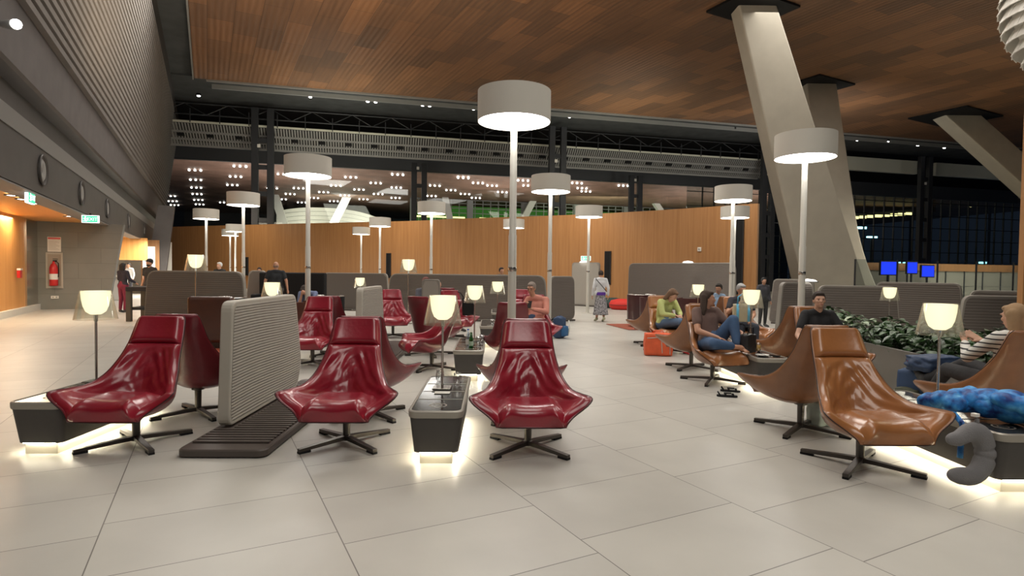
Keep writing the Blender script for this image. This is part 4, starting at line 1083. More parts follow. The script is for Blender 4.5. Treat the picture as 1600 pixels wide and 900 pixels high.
# ------------------------------------------------------------------ planters and plants
def planter(label, pts, H=.58):
    r = thing('planter', label, 'planter', (pts[0][0], pts[0][1], 0)); o0 = Vector((pts[0][0], pts[0][1], 0))
    P = [Vector((x, y, 0))-o0 for x, y in pts]; c = sum(P, Vector())/len(P)
    b = MB()
    inn = [p+(c-p).normalized()*.09 for p in P]
    for i in range(len(P)):
        j = (i+1) % len(P); vs = [P[i], P[j], inn[j], inn[i]]
        b.prism([v.copy() for v in vs], (0, 0, H))
    b.build('trough', M['planter'], r, bevel=.006)
    b = MB(); b.prism(inn, (0, 0, H-.06)); b.build('soil', mat('soil', (.02, .015, .01), .9) if 'soil' not in bpy.data.materials else bpy.data.materials['soil'], r)
planter('long grey planter behind the large tan armchair', [(5.05, 6.1), (6.3, 6.1), (6.5, 9.6), (5.2, 9.4)])
planter('far grey planter beside the right tall lamp pole', [(5.75, 10.7), (6.5, 10.4), (6.85, 11.9), (6.15, 12.3)])
def plant(label, loc, m1, n=70, sp=.42, hh=.42, seed=1, group=None):
    rnd = random.Random(seed); r = thing('leafy_plant', label, 'plant', loc, rnd.random()*6, group)
    b = MB(); stems = MB()
    for k in range(n):
        an = rnd.random()*2*PI; el = rnd.random(); rad = sp*math.sqrt(rnd.random()); z = hh*(.15+.85*rnd.random())*(1-.35*(rad/sp)**2)
        base = Vector((rad*.5*math.cos(an), rad*.5*math.sin(an), 0)); tip0 = Vector((rad*math.cos(an), rad*math.sin(an), z))
        d = Vector((math.cos(an+rnd.uniform(-.7, .7)), math.sin(an+rnd.uniform(-.7, .7)), rnd.uniform(-.5, .5))).normalized()
        side = d.cross(Vector((0, 0, 1))).normalized(); up = side.cross(d).normalized(); L = rnd.uniform(.10, .17); W_ = L*.33
        g = []
        for i in range(6):
            u = i/5; wv = W_*math.sin(PI*(u**.8))+.001; drop = -.25*L*u*u
            c = tip0+d*L*u+Vector((0, 0, drop))
            g.append([b.bm.verts.new(c-side*wv+up*wv*.35), b.bm.verts.new(c), b.bm.verts.new(c+side*wv+up*wv*.35)])
        for i in range(5):
            for j in range(2): b.bm.faces.new((g[i][j], g[i+1][j], g[i+1][j+1], g[i][j+1]))
        if k % 4 == 0: stems.tube([base, base.lerp(tip0, .5)+Vector((0, 0, .05)), tip0], .005, 5)
    b.build('leaves', m1, r, smooth=True); stems.build('stems', M['leaf'], r)
    return r
lp = [plant('dark green leafy plant in the planter', (5.5, 6.6, .5), M['leaf'], 110, seed=1), plant('pale leaved plant beside the man in black, in the long planter', (5.35, 9.0, .5), M['leaf2'], 90, seed=2)]
lp[0]['label'] = 'dark leafy plant in the long planter, nearest the right table lamp'; lp[0]['group'] = 'plants in the planters'; lp[1]['group'] = 'plants in the planters'
PL = 'dark glossy leafy plant among those massed in the long planter'
for i, (x, y) in enumerate(((6.0, 6.5), (5.5, 7.3), (6.1, 7.3), (5.6, 8.0), (6.15, 8.2), (5.9, 8.9), (5.5, 8.55))):
    dup(lp[0], (x, y, .5), i*1.3, PL)
PL2 = 'dark leafy plant in the far planter beside the tall lamp pole'
for i, (x, y) in enumerate(((6.15, 11.0), (6.35, 11.6))):
    dup(lp[0], (x, y, .5), i*1.1+.4, PL2)

# ------------------------------------------------------------------ people
SK = {'l': mat('skin_light', (.62, .36, .25), .5, noise_amt=.05), 'm': mat('skin_warm', (.52, .27, .17), .5, noise_amt=.05), 'd': mat('skin_tan', (.36, .19, .12), .5)}
CM = {}
def cloth(col):
    k = tuple(col)
    if k not in CM: CM[k] = mat('cloth_%d' % len(CM), col, .85, noise_amt=.12, noise_scale=6, bump=.25, bump_scale=18)
    return CM[k]
V = Vector
def remesh(o, vox, it=4, fac=.5):
    m = o.modifiers.new('voxel', 'REMESH'); m.mode = 'VOXEL'; m.voxel_size = vox; m.use_smooth_shade = True
    m = o.modifiers.new('smooth', 'SMOOTH'); m.factor = fac; m.iterations = it
def hand(b, wr, d, n, curl=.5, s_=1.0, spread=1.0):
    """palm, four fingers and a thumb; d points along the hand, n is the palm side the fingers close to"""
    d = V(d).normalized(); n = V(n); n = (n-d*n.dot(d)).normalized(); sd = d.cross(n)
    pe = wr+d*.085*s_
    for k in (-.026, -.009, .009, .026): b.capsule(wr+sd*k*.7*s_+d*.012, pe+sd*k*s_, .015*s_, .0125*s_, 8)
    for i, (k, L) in enumerate(((-.030, .062), (-.010, .074), (.010, .070), (.030, .055))):
        p = pe+sd*k*s_; cd = d
        for q in range(3):
            a = curl*(.5+.35*q); cd = (cd*math.cos(a)+n*math.sin(a)).normalized()
            if q == 0: cd = (cd+sd*k*3*spread*(1-curl*.6)).normalized()
            p2 = p+cd*L*s_*(.42, .33, .25)[q]; b.capsule(p, p2, .0092*s_-.0008*q, .0085*s_-.0008*q, 8); p = p2
            n2 = n
    tb = wr+d*.022*s_+sd*-.028*s_; t1 = tb+(d*.55-sd*.75+n*.35).normalized()*.045*s_; b.capsule(tb, t1, .0135*s_, .011*s_, 8)
    b.capsule(t1, t1+(d*.9-sd*.2+n*.45).normalized()*.034*s_, .0105*s_, .009*s_, 8)
STAND = dict(pel=(0, 0, .95), wst=(0, .0, 1.08), chs=(0, .0, 1.27), nek=(0, .01, 1.44), hd=(0, -.02, 1.575),
  shL=(.175, 0, 1.39), shR=(-.175, 0, 1.39), elL=(.23, .03, 1.12), elR=(-.23, .03, 1.12), wrL=(.24, -.06, .88), wrR=(-.24, -.06, .88),
  hpL=(.085, 0, .92), hpR=(-.085, 0, .92), knL=(.095, -.01, .50), knR=(-.095, -.01, .50), anL=(.10, .03, .08), anR=(-.10, .03, .08), toL=(.12, -.12, .03), toR=(-.12, -.12, .03))
SIT = dict(pel=(0, .06, .56), wst=(0, .10, .70), chs=(0, .16, .88), nek=(0, .17, 1.05), hd=(0, .12, 1.185),
  shL=(.175, .16, 1.0), shR=(-.175, .16, 1.0), elL=(.24, .04, .76), elR=(-.24, .04, .76), wrL=(.12, -.18, .68), wrR=(-.12, -.18, .68),
  hpL=(.09, .04, .55), hpR=(-.09, .04, .55), knL=(.13, -.44, .56), knR=(-.13, -.44, .56), anL=(.13, -.46, .09), anR=(-.13, -.46, .09), toL=(.15, -.62, .035), toR=(-.15, -.62, .035))
def person(label, loc, rz, base, top=(.1, .1, .1), low=(.1, .1, .1), hair=(.05, .03, .02), skin='m', shoes=(.05, .05, .05), sleeves=1, long_hair=0, face=(0, -1, 0), look_up=0., build_=1.0, vox=.012, hat=None, skirt=0, beard=0, glasses=0, curl=.6, bald=0, barefoot=0, handn=None, tilt=0., sc_=1.0, **ov):
    P = {k: V(v) for k, v in {**base, **ov}.items()}
    r = thing('person', label, 'person', loc, rz, None); r.scale = (sc_, sc_, sc_)
    up = (P['nek']-P['pel']).normalized(); lr = (P['shL']-P['shR']).normalized(); fw = lr.cross(up).normalized()*-1
    if fw.y > 0 and base is STAND: fw = -fw
    fw = up.cross(lr).normalized()
    g = build_
    def torso(b, e=0.):
        b.capsule(P['hpL']+up*.02, P['hpR']+up*.02, .105*g+e, .105*g+e, flat=(fw, .88))
        b.capsule(P['pel']-lr*.05*g, P['wst']-lr*.045*g, .105*g+e, .095*g+e, flat=(fw, .85)); b.capsule(P['pel']+lr*.05*g, P['wst']+lr*.045*g, .105*g+e, .095*g+e, flat=(fw, .85))
        b.capsule(P['wst']-lr*.045*g, P['chs']-lr*.055*g, .095*g+e, .115*g+e, flat=(fw, .82)); b.capsule(P['wst']+lr*.045*g, P['chs']+lr*.055*g, .095*g+e, .115*g+e, flat=(fw, .82))
        b.capsule(P['chs']-lr*.05, P['shR']-up*.035+lr*.02, .11*g+e, .062+e, flat=(fw, .82)); b.capsule(P['chs']+lr*.05, P['shL']-up*.035-lr*.02, .11*g+e, .062+e, flat=(fw, .82))
        b.capsule(P['shL']-up*.01, P['nek']-up*.02, .052+e, .055+e); b.capsule(P['shR']-up*.01, P['nek']-up*.02, .052+e, .055+e)
    b = MB(); torso(b)
    b.capsule(P['nek']-up*.03, P['hd']-V((0, 0, .04)), .056, .052)
    for sd in 'LR':
        b.capsule(P['sh'+sd], P['el'+sd], .050*g, .040*g); b.capsule(P['el'+sd], P['wr'+sd], .040*g, .027)
        dd = (P['wr'+sd]-P['el'+sd]).normalized(); hn = V(handn) if handn else (fw*-.2+(V((0, 0, -1)) if base is SIT else lr*(-1 if sd == 'L' else 1)))
        if vox < .015: hand(b, P['wr'+sd], dd, hn, curl)
        else: b.ellipsoid(P['wr'+sd]+dd*.07, (.035, .035, .07), dd.to_track_quat('Z', 'Y'), 10); b.capsule(P['wr'+sd]+dd*.03, P['wr'+sd]+dd*.08-fw*-.03, .014, .011, 8)
        b.capsule(P['hp'+sd], P['kn'+sd], .085*g, .056*g); b.capsule(P['kn'+sd], P['an'+sd]*.6+P['kn'+sd]*.4, .054*g, .054*g); b.capsule(P['an'+sd]*.6+P['kn'+sd]*.4, P['an'+sd], .052*g, .034)
        b.capsule(P['an'+sd]-V((0, 0, .01)), P['to'+sd], .036, .026)
        if barefoot:
            td = (P['to'+sd]-P['an'+sd]).normalized(); ts_ = td.cross(V((0, 0, 1))).normalized()
            for k in range(5): q = P['to'+sd]+ts_*(k-2)*.017; b.capsule(q, q+td*(.034-.003*abs(k-1)), .0105, .0095, 8)
    f = V(face).normalized(); hz = (V((0, 0, 1))+up*.3-V((0, 0, 0))).normalized(); hz = (hz-f*hz.dot(f)).normalized(); hx = hz.cross(-f).normalized()
    def hp(x, y, z): return P['hd']+hx*x+(-f)*y+hz*z
    rot = Matrix((hx, -f, hz)).transposed().to_quaternion()
    b.ellipsoid(hp(0, .012, .018), (.074, .092, .098), rot); b.ellipsoid(hp(0, -.022, -.045), (.052, .062, .062), rot); b.ellipsoid(hp(0, -.055, -.082), (.026, .026, .022), rot, 10)
    b.capsule(hp(0, -.078, .018), hp(0, -.098, -.018), .010, .015, 10); b.ellipsoid(hp(.0, -.082, -.05), (.024, .012, .010), rot, 10)
    for sx in (-1, 1):
        b.ellipsoid(hp(sx*.074, .012, -.008), (.012, .02, .03), rot, 10); b.ellipsoid(hp(sx*.034, -.066, -.012), (.024, .018, .022), rot, 10); b.ellipsoid(hp(sx*.03, -.078, .036), (.026, .012, .009), rot, 10)
    o = b.build('body', SK[skin], r, smooth=True); remesh(o, vox)
    # clothes
    b = MB(); torso(b, .012)
    for sd in 'LR':
        a, c = P['sh'+sd], P['el'+sd]
        if sleeves >= 1: b.capsule(a, c, .064*g, .054*g); b.capsule(c, P['wr'+sd]+(c-P['wr'+sd])*.10, .053*g, .040)
        else: b.capsule(a, a.lerp(c, sleeves), .066*g, .062*g)
    o = b.build('top', top if not isinstance(top, tuple) else cloth(top), r, smooth=True); remesh(o, max(vox, .011), 5)
    b = MB()
    if skirt:
        for k in range(9):
            for sx in (-1, 1): pass
        mid = (P['hpL']+P['hpR'])/2; end = (P['anL']+P['anR'])/2+V((0, 0, .12))
        n = 32; ringp = None
        for i in range(15):
            t = i/14; c = mid.lerp(end, t)+V((0, 0, .06*(1-t))); rx = .145+.10*t; ry = .11+.09*t
            ring = [b.bm.verts.new(c+V(((rx+.018*t*math.sin(k*2*PI/n*7))*math.cos(2*PI*k/n), (ry+.018*t*math.sin(k*2*PI/n*7))*math.sin(2*PI*k/n), 0))) for k in range(n)]
            if ringp:
                for k in range(n): b.bm.faces.new((ringp[k], ringp[(k+1) % n], ring[(k+1) % n], ring[k]))
            else: b.bm.faces.new(ring)
            ringp = ring
        o = b.build('skirt', low if not isinstance(low, tuple) else cloth(low), r, smooth=True, solid=.006)
    else:
        b.capsule(P['hpL'], P['hpR'], .120*g, .120*g, flat=(fw, .92)); b.capsule(P['pel'], P['pel'].lerp(P['wst'], .35), .145*g, .140*g, flat=(fw, .80))
        for sd in 'LR':
            an = P['an'+sd].lerp(P['kn'+sd], .12)
            b.capsule(P['hp'+sd], P['kn'+sd], .100*g, .070*g); b.capsule(P['kn'+sd], an, .070*g, .052*g)
        o = b.build('trousers', cloth(low), r, smooth=True); remesh(o, max(vox, .011), 5)
    if not barefoot:
        for sd in 'LR':
            b = MB(); d = P['to'+sd]-P['an'+sd]; b.capsule(P['an'+sd]-V((0, 0, .015)), P['to'+sd]+d*.12, .050, .037, flat=((0, 0, 1), .9)); b.capsule(P['an'+sd], P['an'+sd]+V((0, 0, .02)), .05, .045)
            o = b.build('shoe', cloth(shoes), r, smooth=True); remesh(o, .012, 2)
    b = MB()
    if not bald:
        b.ellipsoid(hp(0, .030, .040), (.084, .094, .092), rot); b.ellipsoid(hp(0, -.035, .088), (.06, .045, .030), rot)
        for sx in (-1, 1): b.ellipsoid(hp(sx*.066, .028, .01), (.018, .045, .05), rot, 12)
        if long_hair:
            for sx in (-1, 0, 1): b.capsule(hp(sx*.05, .055, .03), hp(sx*.075, .075-.01*abs(sx), -.06-long_hair), .052, .034)
            for sx in (-1, 1): b.capsule(hp(sx*.074, .030, .03), hp(sx*.086, .035, -.05-long_hair*.7), .026, .022)
    else: b.ellipsoid(hp(0, .055, -.005), (.070, .045, .045), rot)
    if beard: b.ellipsoid(hp(0, -.036, -.070), (.056, .058, .045), rot); b.ellipsoid(hp(0, -.086, -.036), (.03, .012, .007), rot, 10)
    if not hat or beard or True: o = b.build('hair', cloth(hair), r, smooth=True); remesh(o, .009, 3)
    if hat:
        b = MB(); b.ellipsoid(hp(0, .02, .06), (.090, .104, .082), rot); b.ellipsoid(hp(0, -.09, .062), (.065, .06, .012), rot)
        o = b.build('cap', cloth(hat), r, smooth=True); remesh(o, .010, 2)
    if vox < .015:
        for sx in (-1, 1): MB().ellipsoid(hp(sx*.031, -.0825, .012), (.0095, .004, .0045), rot, 10).build('eye', M['black'], r, smooth=True)
        MB().ellipsoid(hp(0, -.094, -.05), (.022, .004, .005), rot, 10).build('lips', bpy.data.materials.get('lip_colour') or mat('lip_colour', (.40, .12, .10), .5), r, smooth=True)
    if glasses:
        b = MB()
        for sx in (-1, 1): b.tube([hp(sx*.033+.024*math.cos(a*PI/6), -.102, .012+.018*math.sin(a*PI/6)) for a in range(13)], .0025, 6)
        b.tube([hp(-.01, -.102, .014), hp(.01, -.102, .014)], .0025, 6)
        for sx in (-1, 1): b.tube([hp(sx*.057, -.10, .014), hp(sx*.078, .0, .01)], .0025, 6)
        b.build('glasses', M['black'], r)
    return r
# nearest seated people; each sits on its own armchair, local -y is the way the chair faces
person('woman in a brown T-shirt and jeans, one knee drawn up on a tan armchair', (2.90, 8.30, 0), FC+R(22), SIT, top=(.16, .10, .085), low=(.05, .10, .20), hair=(.055, .035, .025), skin='m', sleeves=.55, long_hair=.16, face=(.75, -.65, -.02), build_=1.12, vox=.010, barefoot=1, curl=.35,
  knL=(.15, -.22, .90), anL=(.10, -.36, .555), toL=(.12, -.50, .50), knR=(-.30, -.34, .60), anR=(-.02, -.40, .56), toR=(.10, -.44, .55), elL=(.28, -.02, .78), wrL=(.28, -.26, .72), elR=(-.27, .02, .74), wrR=(-.10, -.20, .66))
person('dark haired man in a black T-shirt sitting in a tan armchair by the plants', (4.30, 7.95, 0), FC, SIT, top=(.015, .015, .017), low=(.03, .03, .035), hair=(.03, .02, .015), skin='l', sleeves=.6, face=(-.25, -.95, 0), build_=1.06, vox=.010, elR=(-.34, .04, .72), wrR=(-.40, -.22, .62), elL=(.30, .02, .74), wrL=(.14, -.20, .68), pel=(.02, .06, .56), beard=0, curl=.4,
  hd=(-.02, .10, 1.20))
stp = mat('striped_knit', (.62, .61, .58), .85); nt = stp.node_tree
wv = nt.nodes.new('ShaderNodeTexWave'); wv.bands_direction = 'Z'; wv.inputs['Scale'].default_value = 7; wv.inputs['Distortion'].default_value = .6; tc_ = nt.nodes.new('ShaderNodeTexCoord'); rp = nt.nodes.new('ShaderNodeValToRGB')
rp.color_ramp.elements[0].position = .16; rp.color_ramp.elements[0].color = (.03, .03, .035, 1); rp.color_ramp.elements[1].position = .24; rp.color_ramp.elements[1].color = (.66, .65, .61, 1)
nt.links.new(tc_.outputs['Object'], wv.inputs[0]); nt.links.new(wv.outputs['Fac'], rp.inputs[0]); nt.links.new(rp.outputs[0], nt.nodes['Principled BSDF'].inputs['Base Color'])
person('fair haired woman in a white striped top at the right border, hands raised', (4.62, 5.45, 0), FA, SIT, top=stp, low=(.025, .025, .028), hair=(.34, .22, .12), skin='l', sleeves=1, long_hair=.22, face=(.1, -.95, -.15), vox=.009, elL=(.22, -.12, .78), wrL=(.10, -.30, .90), elR=(-.22, -.12, .78), wrR=(-.07, -.30, .92), handn=(0, .8, .2), curl=.15,
  knL=(.10, -.50, .60), knR=(-.10, -.50, .66), anL=(.05, -.80, .30), anR=(.06, -.88, .42), toL=(.05, -.96, .36), toR=(.06, -1.0, .52))
person('woman in a pale yellow top and jeans bending over in a tan armchair', (3.05, 11.4, 0), FC+R(25), SIT, top=(.52, .58, .22), low=(.10, .17, .28), hair=(.17, .10, .06), skin='l', sleeves=1, long_hair=.07, face=(.35, -.7, -.6), shoes=(.45, .02, .02), vox=.012,
  chs=(0, .04, .88), nek=(0, -.04, 1.03), hd=(.02, -.14, 1.12), shL=(.17, -.02, .99), shR=(-.17, -.02, .99), elL=(.22, -.14, .76), elR=(-.22, -.14, .76), wrL=(.06, -.32, .74), wrR=(-.06, -.32, .74), knR=(-.05, -.42, .64), anR=(.24, -.50, .32), toR=(.30, -.62, .26), anL=(.10, -.40, .09), toL=(.12, -.56, .035))
person('grey haired person in a dark top holding a tote bag in a tan armchair', (4.50, 11.3, 0), FC-R(8), SIT, top=(.035, .035, .045), low=(.03, .035, .05), hair=(.34, .34, .34), skin='m', sleeves=.6, face=(.3, -.9, -.2), vox=.012, shoes=(.04, .04, .04), elR=(-.27, -.02, .80), wrR=(-.12, -.20, .98), hd=(0, .08, 1.24), chs=(0, .12, .92), nek=(0, .13, 1.09), shL=(.175, .12, 1.04), shR=(-.175, .12, 1.04), glasses=1)
person('person with glasses in a coral top looking at a phone in a red armchair', (.46, 11.2, 0), FC-R(15), SIT, top=(.58, .24, .18), low=(.06, .10, .18), hair=(.24, .20, .17), skin='m', sleeves=1, face=(-.2, -.95, -.25), vox=.012, glasses=1, pel=(-.1, .06, .56), elL=(.22, -.04, .78), wrL=(-.02, -.24, .84), wrR=(-.14, -.24, .92), elR=(-.26, -.02, .76), hd=(-.10, .06, 1.22), nek=(-.06, .12, 1.07), build_=1.08)
person('person in a light blue shirt sitting in the maroon chair behind a table lamp', (5.15, 14.2, 0), R(20), SIT, top=(.30, .42, .58), low=(.05, .06, .10), hair=(.02, .015, .01), skin='d', sleeves=1, face=(-.8, -.5, -.2), vox=.016)
person('hunched man in a blue grey shirt resting his head, left of the tall lamp pole', P3(482, 14.2), R(10), SIT, top=(.10, .12, .20), low=(.04, .04, .05), hair=(.03, .02, .015), skin='m', sleeves=.9, face=(-.3, -.6, -.8), vox=.016, chs=(0, .0, .86), nek=(0, -.10, .98), hd=(-.06, -.20, 1.02), shL=(.17, -.06, .95), shR=(-.17, -.06, .95), elL=(.16, -.30, .72), elR=(-.16, -.30, .72), wrL=(.02, -.34, .92), wrR=(-.1, -.36, .92))
person('person mostly hidden by the small upright screen, head showing above it', P3(669, 13.6), R(30), SIT, top=(.10, .10, .12), low=(.04, .04, .05), hair=(.16, .05, .04), skin='m', vox=.018, pel=(0, .06, .62), sc_=1.06)
person('person in black resting right of the small upright screen', P3(690, 14.9), R(60), SIT, top=(.02, .02, .02), low=(.03, .03, .03), hair=(.03, .02, .015), skin='m', vox=.018)
# standing and walking
spm = mat('spotted_skirt', (.26, .25, .26), .85, noise_amt=.95, noise_scale=26)
wk = person('walking woman seen from behind in a white jacket and a patterned long skirt', (2.80, 18.3, 0), PI+R(8), STAND, top=(.66, .67, .68), low=spm, hair=(.035, .025, .02), skin='m', sleeves=1, skirt=1, shoes=(.45, .44, .30), vox=.014, elL=(.25, .05, 1.12), wrL=(.27, -.02, .86), elR=(-.25, .05, 1.12), wrR=(-.26, .02, .86), anL=(.09, -.10, .09), toL=(.10, -.26, .03), anR=(-.09, .14, .12), toR=(-.09, .0, .03), sc_=.95)
b = MB(); b.tube([(.19, .13, 1.40), (.08, .155, 1.28), (-.06, .155, 1.12), (-.17, .13, 1.0)], .012, 8); b.tube([(.19, .13, 1.40), (.17, .0, 1.45), (.12, -.12, 1.36)], .012, 8); b.build('bag_strap', M['black'], wk)
b = MB(); b.lathe([(.165, .98), (.175, .93), (.17, .88)], 24, sy=.85); b.build('violet_hem', cloth((.10, .03, .30)), wk, solid=.01)
person('bald man in a black shirt walking behind the tall lamp, seen from behind', P3(431, 16.6), PI+R(20), STAND, top=(.02, .022, .025), low=(.10, .09, .08), hair=(.25, .18, .14), skin='m', sleeves=.6, bald=1, vox=.016, elL=(.27, .02, 1.16), wrL=(.30, -.08, .95), elR=(-.27, .04, 1.16), wrR=(-.30, .06, .93), anL=(.1, -.16, .10), toL=(.1, -.32, .05), sc_=1.03, build_=1.05)
person('bearded man in a black shirt and a dark cap walking in from the left', P3(234, 18.6), R(-12), STAND, top=(.02, .02, .022), low=(.03, .03, .035), hair=(.03, .02, .015), skin='m', sleeves=.6, hat=(.012, .012, .014), beard=1, vox=.014, sc_=1.06)
person('woman in a dark jacket and maroon trousers at the end bench, seen from behind', P3(192, 19.4), PI-R(15), STAND, top=(.02, .018, .03), low=(.16, .015, .04), hair=(.015, .012, .012), skin='m', sleeves=1, long_hair=.05, vox=.016, elL=(.24, -.06, 1.14), wrL=(.20, -.28, 1.02), elR=(-.24, -.04, 1.14), wrR=(-.22, -.28, 1.02), sc_=.98)
person('staff member in white behind the woman in maroon trousers', AU(3.6, 35.6), 0, STAND, top=(.75, .75, .75), low=(.05, .05, .06), hair=(.02, .02, .02), skin='m', vox=.02, sc_=1.02)
person('dark haired staff member at the left of the reception', AU(4.5, 30.0), R(40), STAND, top=(.05, .06, .09), low=(.04, .04, .05), hair=(.02, .02, .02), skin='m', vox=.02)
person('white haired man in a black jacket beyond the left ribbed partition', P3(343, 21.0), R(-10), STAND, top=(.02, .02, .02), low=(.03, .03, .03), hair=(.62, .62, .60), skin='l', vox=.018, sc_=1.03)
person('dark haired person whose head shows over the dim partition beside the black booth', P3(405, 21.6), R(20), STAND, top=(.03, .03, .03), low=(.03, .03, .03), hair=(.02, .02, .02), skin='d', vox=.02, sc_=.93)
person('dark haired person whose head shows over the long partition left of the largest pole', P3(783, 19.8), R(30), STAND, top=(.10, .08, .07), low=(.03, .03, .03), hair=(.02, .015, .015), skin='m', vox=.018, sc_=.99)
person('dark haired person in the booth behind the right table lamp', P3(1193, 17.2), R(10), STAND, top=(.05, .05, .06), low=(.03, .03, .03), hair=(.02, .02, .02), skin='d', vox=.02, sc_=.86)

# ------------------------------------------------------------------ small things
def tumbler(label, loc, k=1.0):
    r = thing('tumbler', label, 'glass', loc, 0, 'drinking glasses')
    MB().lathe([(0, .004), (.026*k, .0), (.036*k, .02*k), (.038*k, .05*k), (.031*k, .095*k), (.029*k, .095*k), (.036*k, .05*k), (.033*k, .02*k), (0, .010)], 28).build('bowl', M['tumbler'], r, smooth=True)
    MB().lathe([(.0295*k, .0945*k), (.0315*k, .0955*k), (.0315*k, .097*k), (.0295*k, .097*k)], 28, close=True).build('rim', M['chrome'], r, smooth=True)
    return r
def onT(px, py, H=TZ):
    c = cam.matrix_world.to_3x3() @ V(((px-800)/F, -(py-450)/F, -1)); return V((0, 0, HZ))+c*((H-HZ)/c.z)
tz = .4425
g0 = tumbler('left tumbler on the middle console table behind the lamp base', (-.71, 5.78, tz), 1.15)
dup(g0, (-.52, 5.62, tz), 0, 'right tumbler on the middle console table beside the lamp base')
for i, (x, y, lab) in enumerate(((-.50, 8.75, 'small glass on the second middle table, nearest the green bottle'), (-.46, 9.0, 'small glass beside its twins on the second middle table, in their middle'), (-.66, 9.28, 'small glass at the far end of the second middle table'), (-.40, 12.0, 'small glass on the third middle console table'), (3.30, 8.65, 'empty glass behind the beer on the right console table'))): dup(g0, (x, y, tz), 0, lab)
def bottle(label, loc, m, capm, H=.24, rr=.033, lab=None):
    r = thing('bottle', label, 'bottle', loc, 0, 'bottles')
    MB().lathe([(0, 0), (rr, .0), (rr*1.03, .01), (rr*1.03, H*.55), (rr*.85, H*.68), (rr*.42, H*.80), (rr*.38, H*.94), (0, H*.94)], 24).build('body', m, r, smooth=True)
    MB().lathe([(0, H*1.0), (rr*.45, H*1.0), (rr*.45, H*.935), (0, H*.935)], 16).build('cap', capm, r, smooth=True, angle=40)
    MB().lathe([(rr*1.05, H*.18), (rr*1.05, H*.45)], 24).build('paper_label', lab or M['white'], r)
bottle('green glass bottle on the second middle console table', (-.575, 8.25, tz), M['gbottle'], M['gbottle'], .23, .031, mat('pale_green_label', (.45, .60, .45), .5))
bottle('clear plastic bottle with a blue cap beside the green bottle', (-.625, 8.33, tz), M['pbottle'], mat('blue_cap', (.03, .12, .55), .4), .27, .033)
r = thing('beer_glass', 'stemmed glass of beer on the right console table', 'glass', (3.42, 8.0, tz))
MB().lathe([(.032, .0), (.032, .004), (.008, .012), (.010, .035), (.030, .055), (.040, .085), (.040, .13), (.037, .16), (.0355, .16), (.0385, .13), (.0385, .085), (.028, .057), (0, .045)], 28).build('glass_bowl', M['tumbler'], r, smooth=True)
MB().lathe([(0, .047), (.027, .058), (.0375, .086), (.0378, .125), (0, .125)], 28).build('beer', M['beer'], r, smooth=True)
r = thing('snack_dish', 'low round dish with a fork on the right console table', 'dish', (3.42, 7.86, tz))
MB().lathe([(0, .004), (.05, .002), (.085, .014), (.088, .018), (.082, .018), (.05, .008), (0, .008)], 28).build('dish', M['white'], r, smooth=True)
MB().box(-.006, .006, -.09, .06, .019, .022).box(-.012, .012, -.12, -.09, .019, .022).build('fork', M['chrome'], r)
r = thing('phone', 'black phone lying on the right console table', 'phone', (3.60, 7.90, tz), R(30))
MB().box(-.037, .037, -.075, .075, 0, .008).build('case', M['black'], r, bevel=.003); MB().box(-.033, .033, -.070, .070, .008, .0085).build('screen', M['tabletop'], r)
for x, y, lab in ((-.62, 5.0, 'blank card on the middle console table before the lamp'), (-3.82, 5.62, 'blank pale card beside the left table lamp base'), (3.60, 5.32, 'blank pale card on the right front console table')):
    tag(MB().box(-.07, .07, -.045, .045, 0, .003).build('card', M['offwhite'], None, (x, y+.22, tz)), lab, 'card')
# glowing phone in the hands of the person in coral
r = thing('phone', 'dark phone held by the person in the coral top', 'phone', (.335, 10.87, .93), R(10)); r.rotation_euler = (R(60), 0, R(-20))
MB().box(-.037, .037, -.075, .075, 0, .009).build('case', M['black'], r, bevel=.003); MB().box(-.033, .033, -.070, .070, .009, .0095).build('screen', M['tabletop'], r)

def softbox(w_, d_, h_, seed=1, n=10, amp=.012, pw=.35):
    """a stuffed rounded box resting on z=0"""
    b = MB(); bmesh.ops.create_cube(b.bm, size=2); bmesh.ops.subdivide_edges(b.bm, edges=b.bm.edges, cuts=n, use_grid_fill=True)
    for v in b.bm.verts:
        p = v.co.copy(); m = max(abs(p.x), abs(p.y), abs(p.z)); sph = p.normalized()*m
        q = p.lerp(sph*1.15, pw); q += p.normalized()*noise.noise(p*2.2+V((seed, 0, 0)))*amp*8
        v.co = V((q.x*w_/2, q.y*d_/2, max(0, (q.z+1)*h_/2)))
    return b
# orange suitcase
r = thing('suitcase', 'orange soft suitcase lying on the floor beside the woman in pale yellow', 'suitcase', onT(1028, 555, 0), R(-8))
org = mat('orange_fabric', (.70, .115, .04), .7, noise_amt=.1, bump=.15, bump_scale=80)
softbox(.52, .30, .42, 2, pw=.22).build('body', org, r, smooth=True)
b = MB(); b.tube([(-.22, -.150, .33), (-.02, -.165, .35), (.04, -.165, .30), (.06, -.165, .06)], .008, 8); b.tube([(.20, -.155, .36), (.20, -.165, .04)], .007, 8); b.build('zip', M['edge'], r)
b = MB(); b.tube([(-.10, 0, .41), (-.08, 0, .46), (.08, 0, .46), (.10, 0, .41)], .012, 8); b.build('handle', org, r, smooth=True)
for sx in (-1, 1): MB().lathe([(0, -.012), (.025, -.012), (.025, .012), (0, .012)], 16).build('wheel', M['black'], r, (sx*.20, .08, .025))
r.location.z = .003
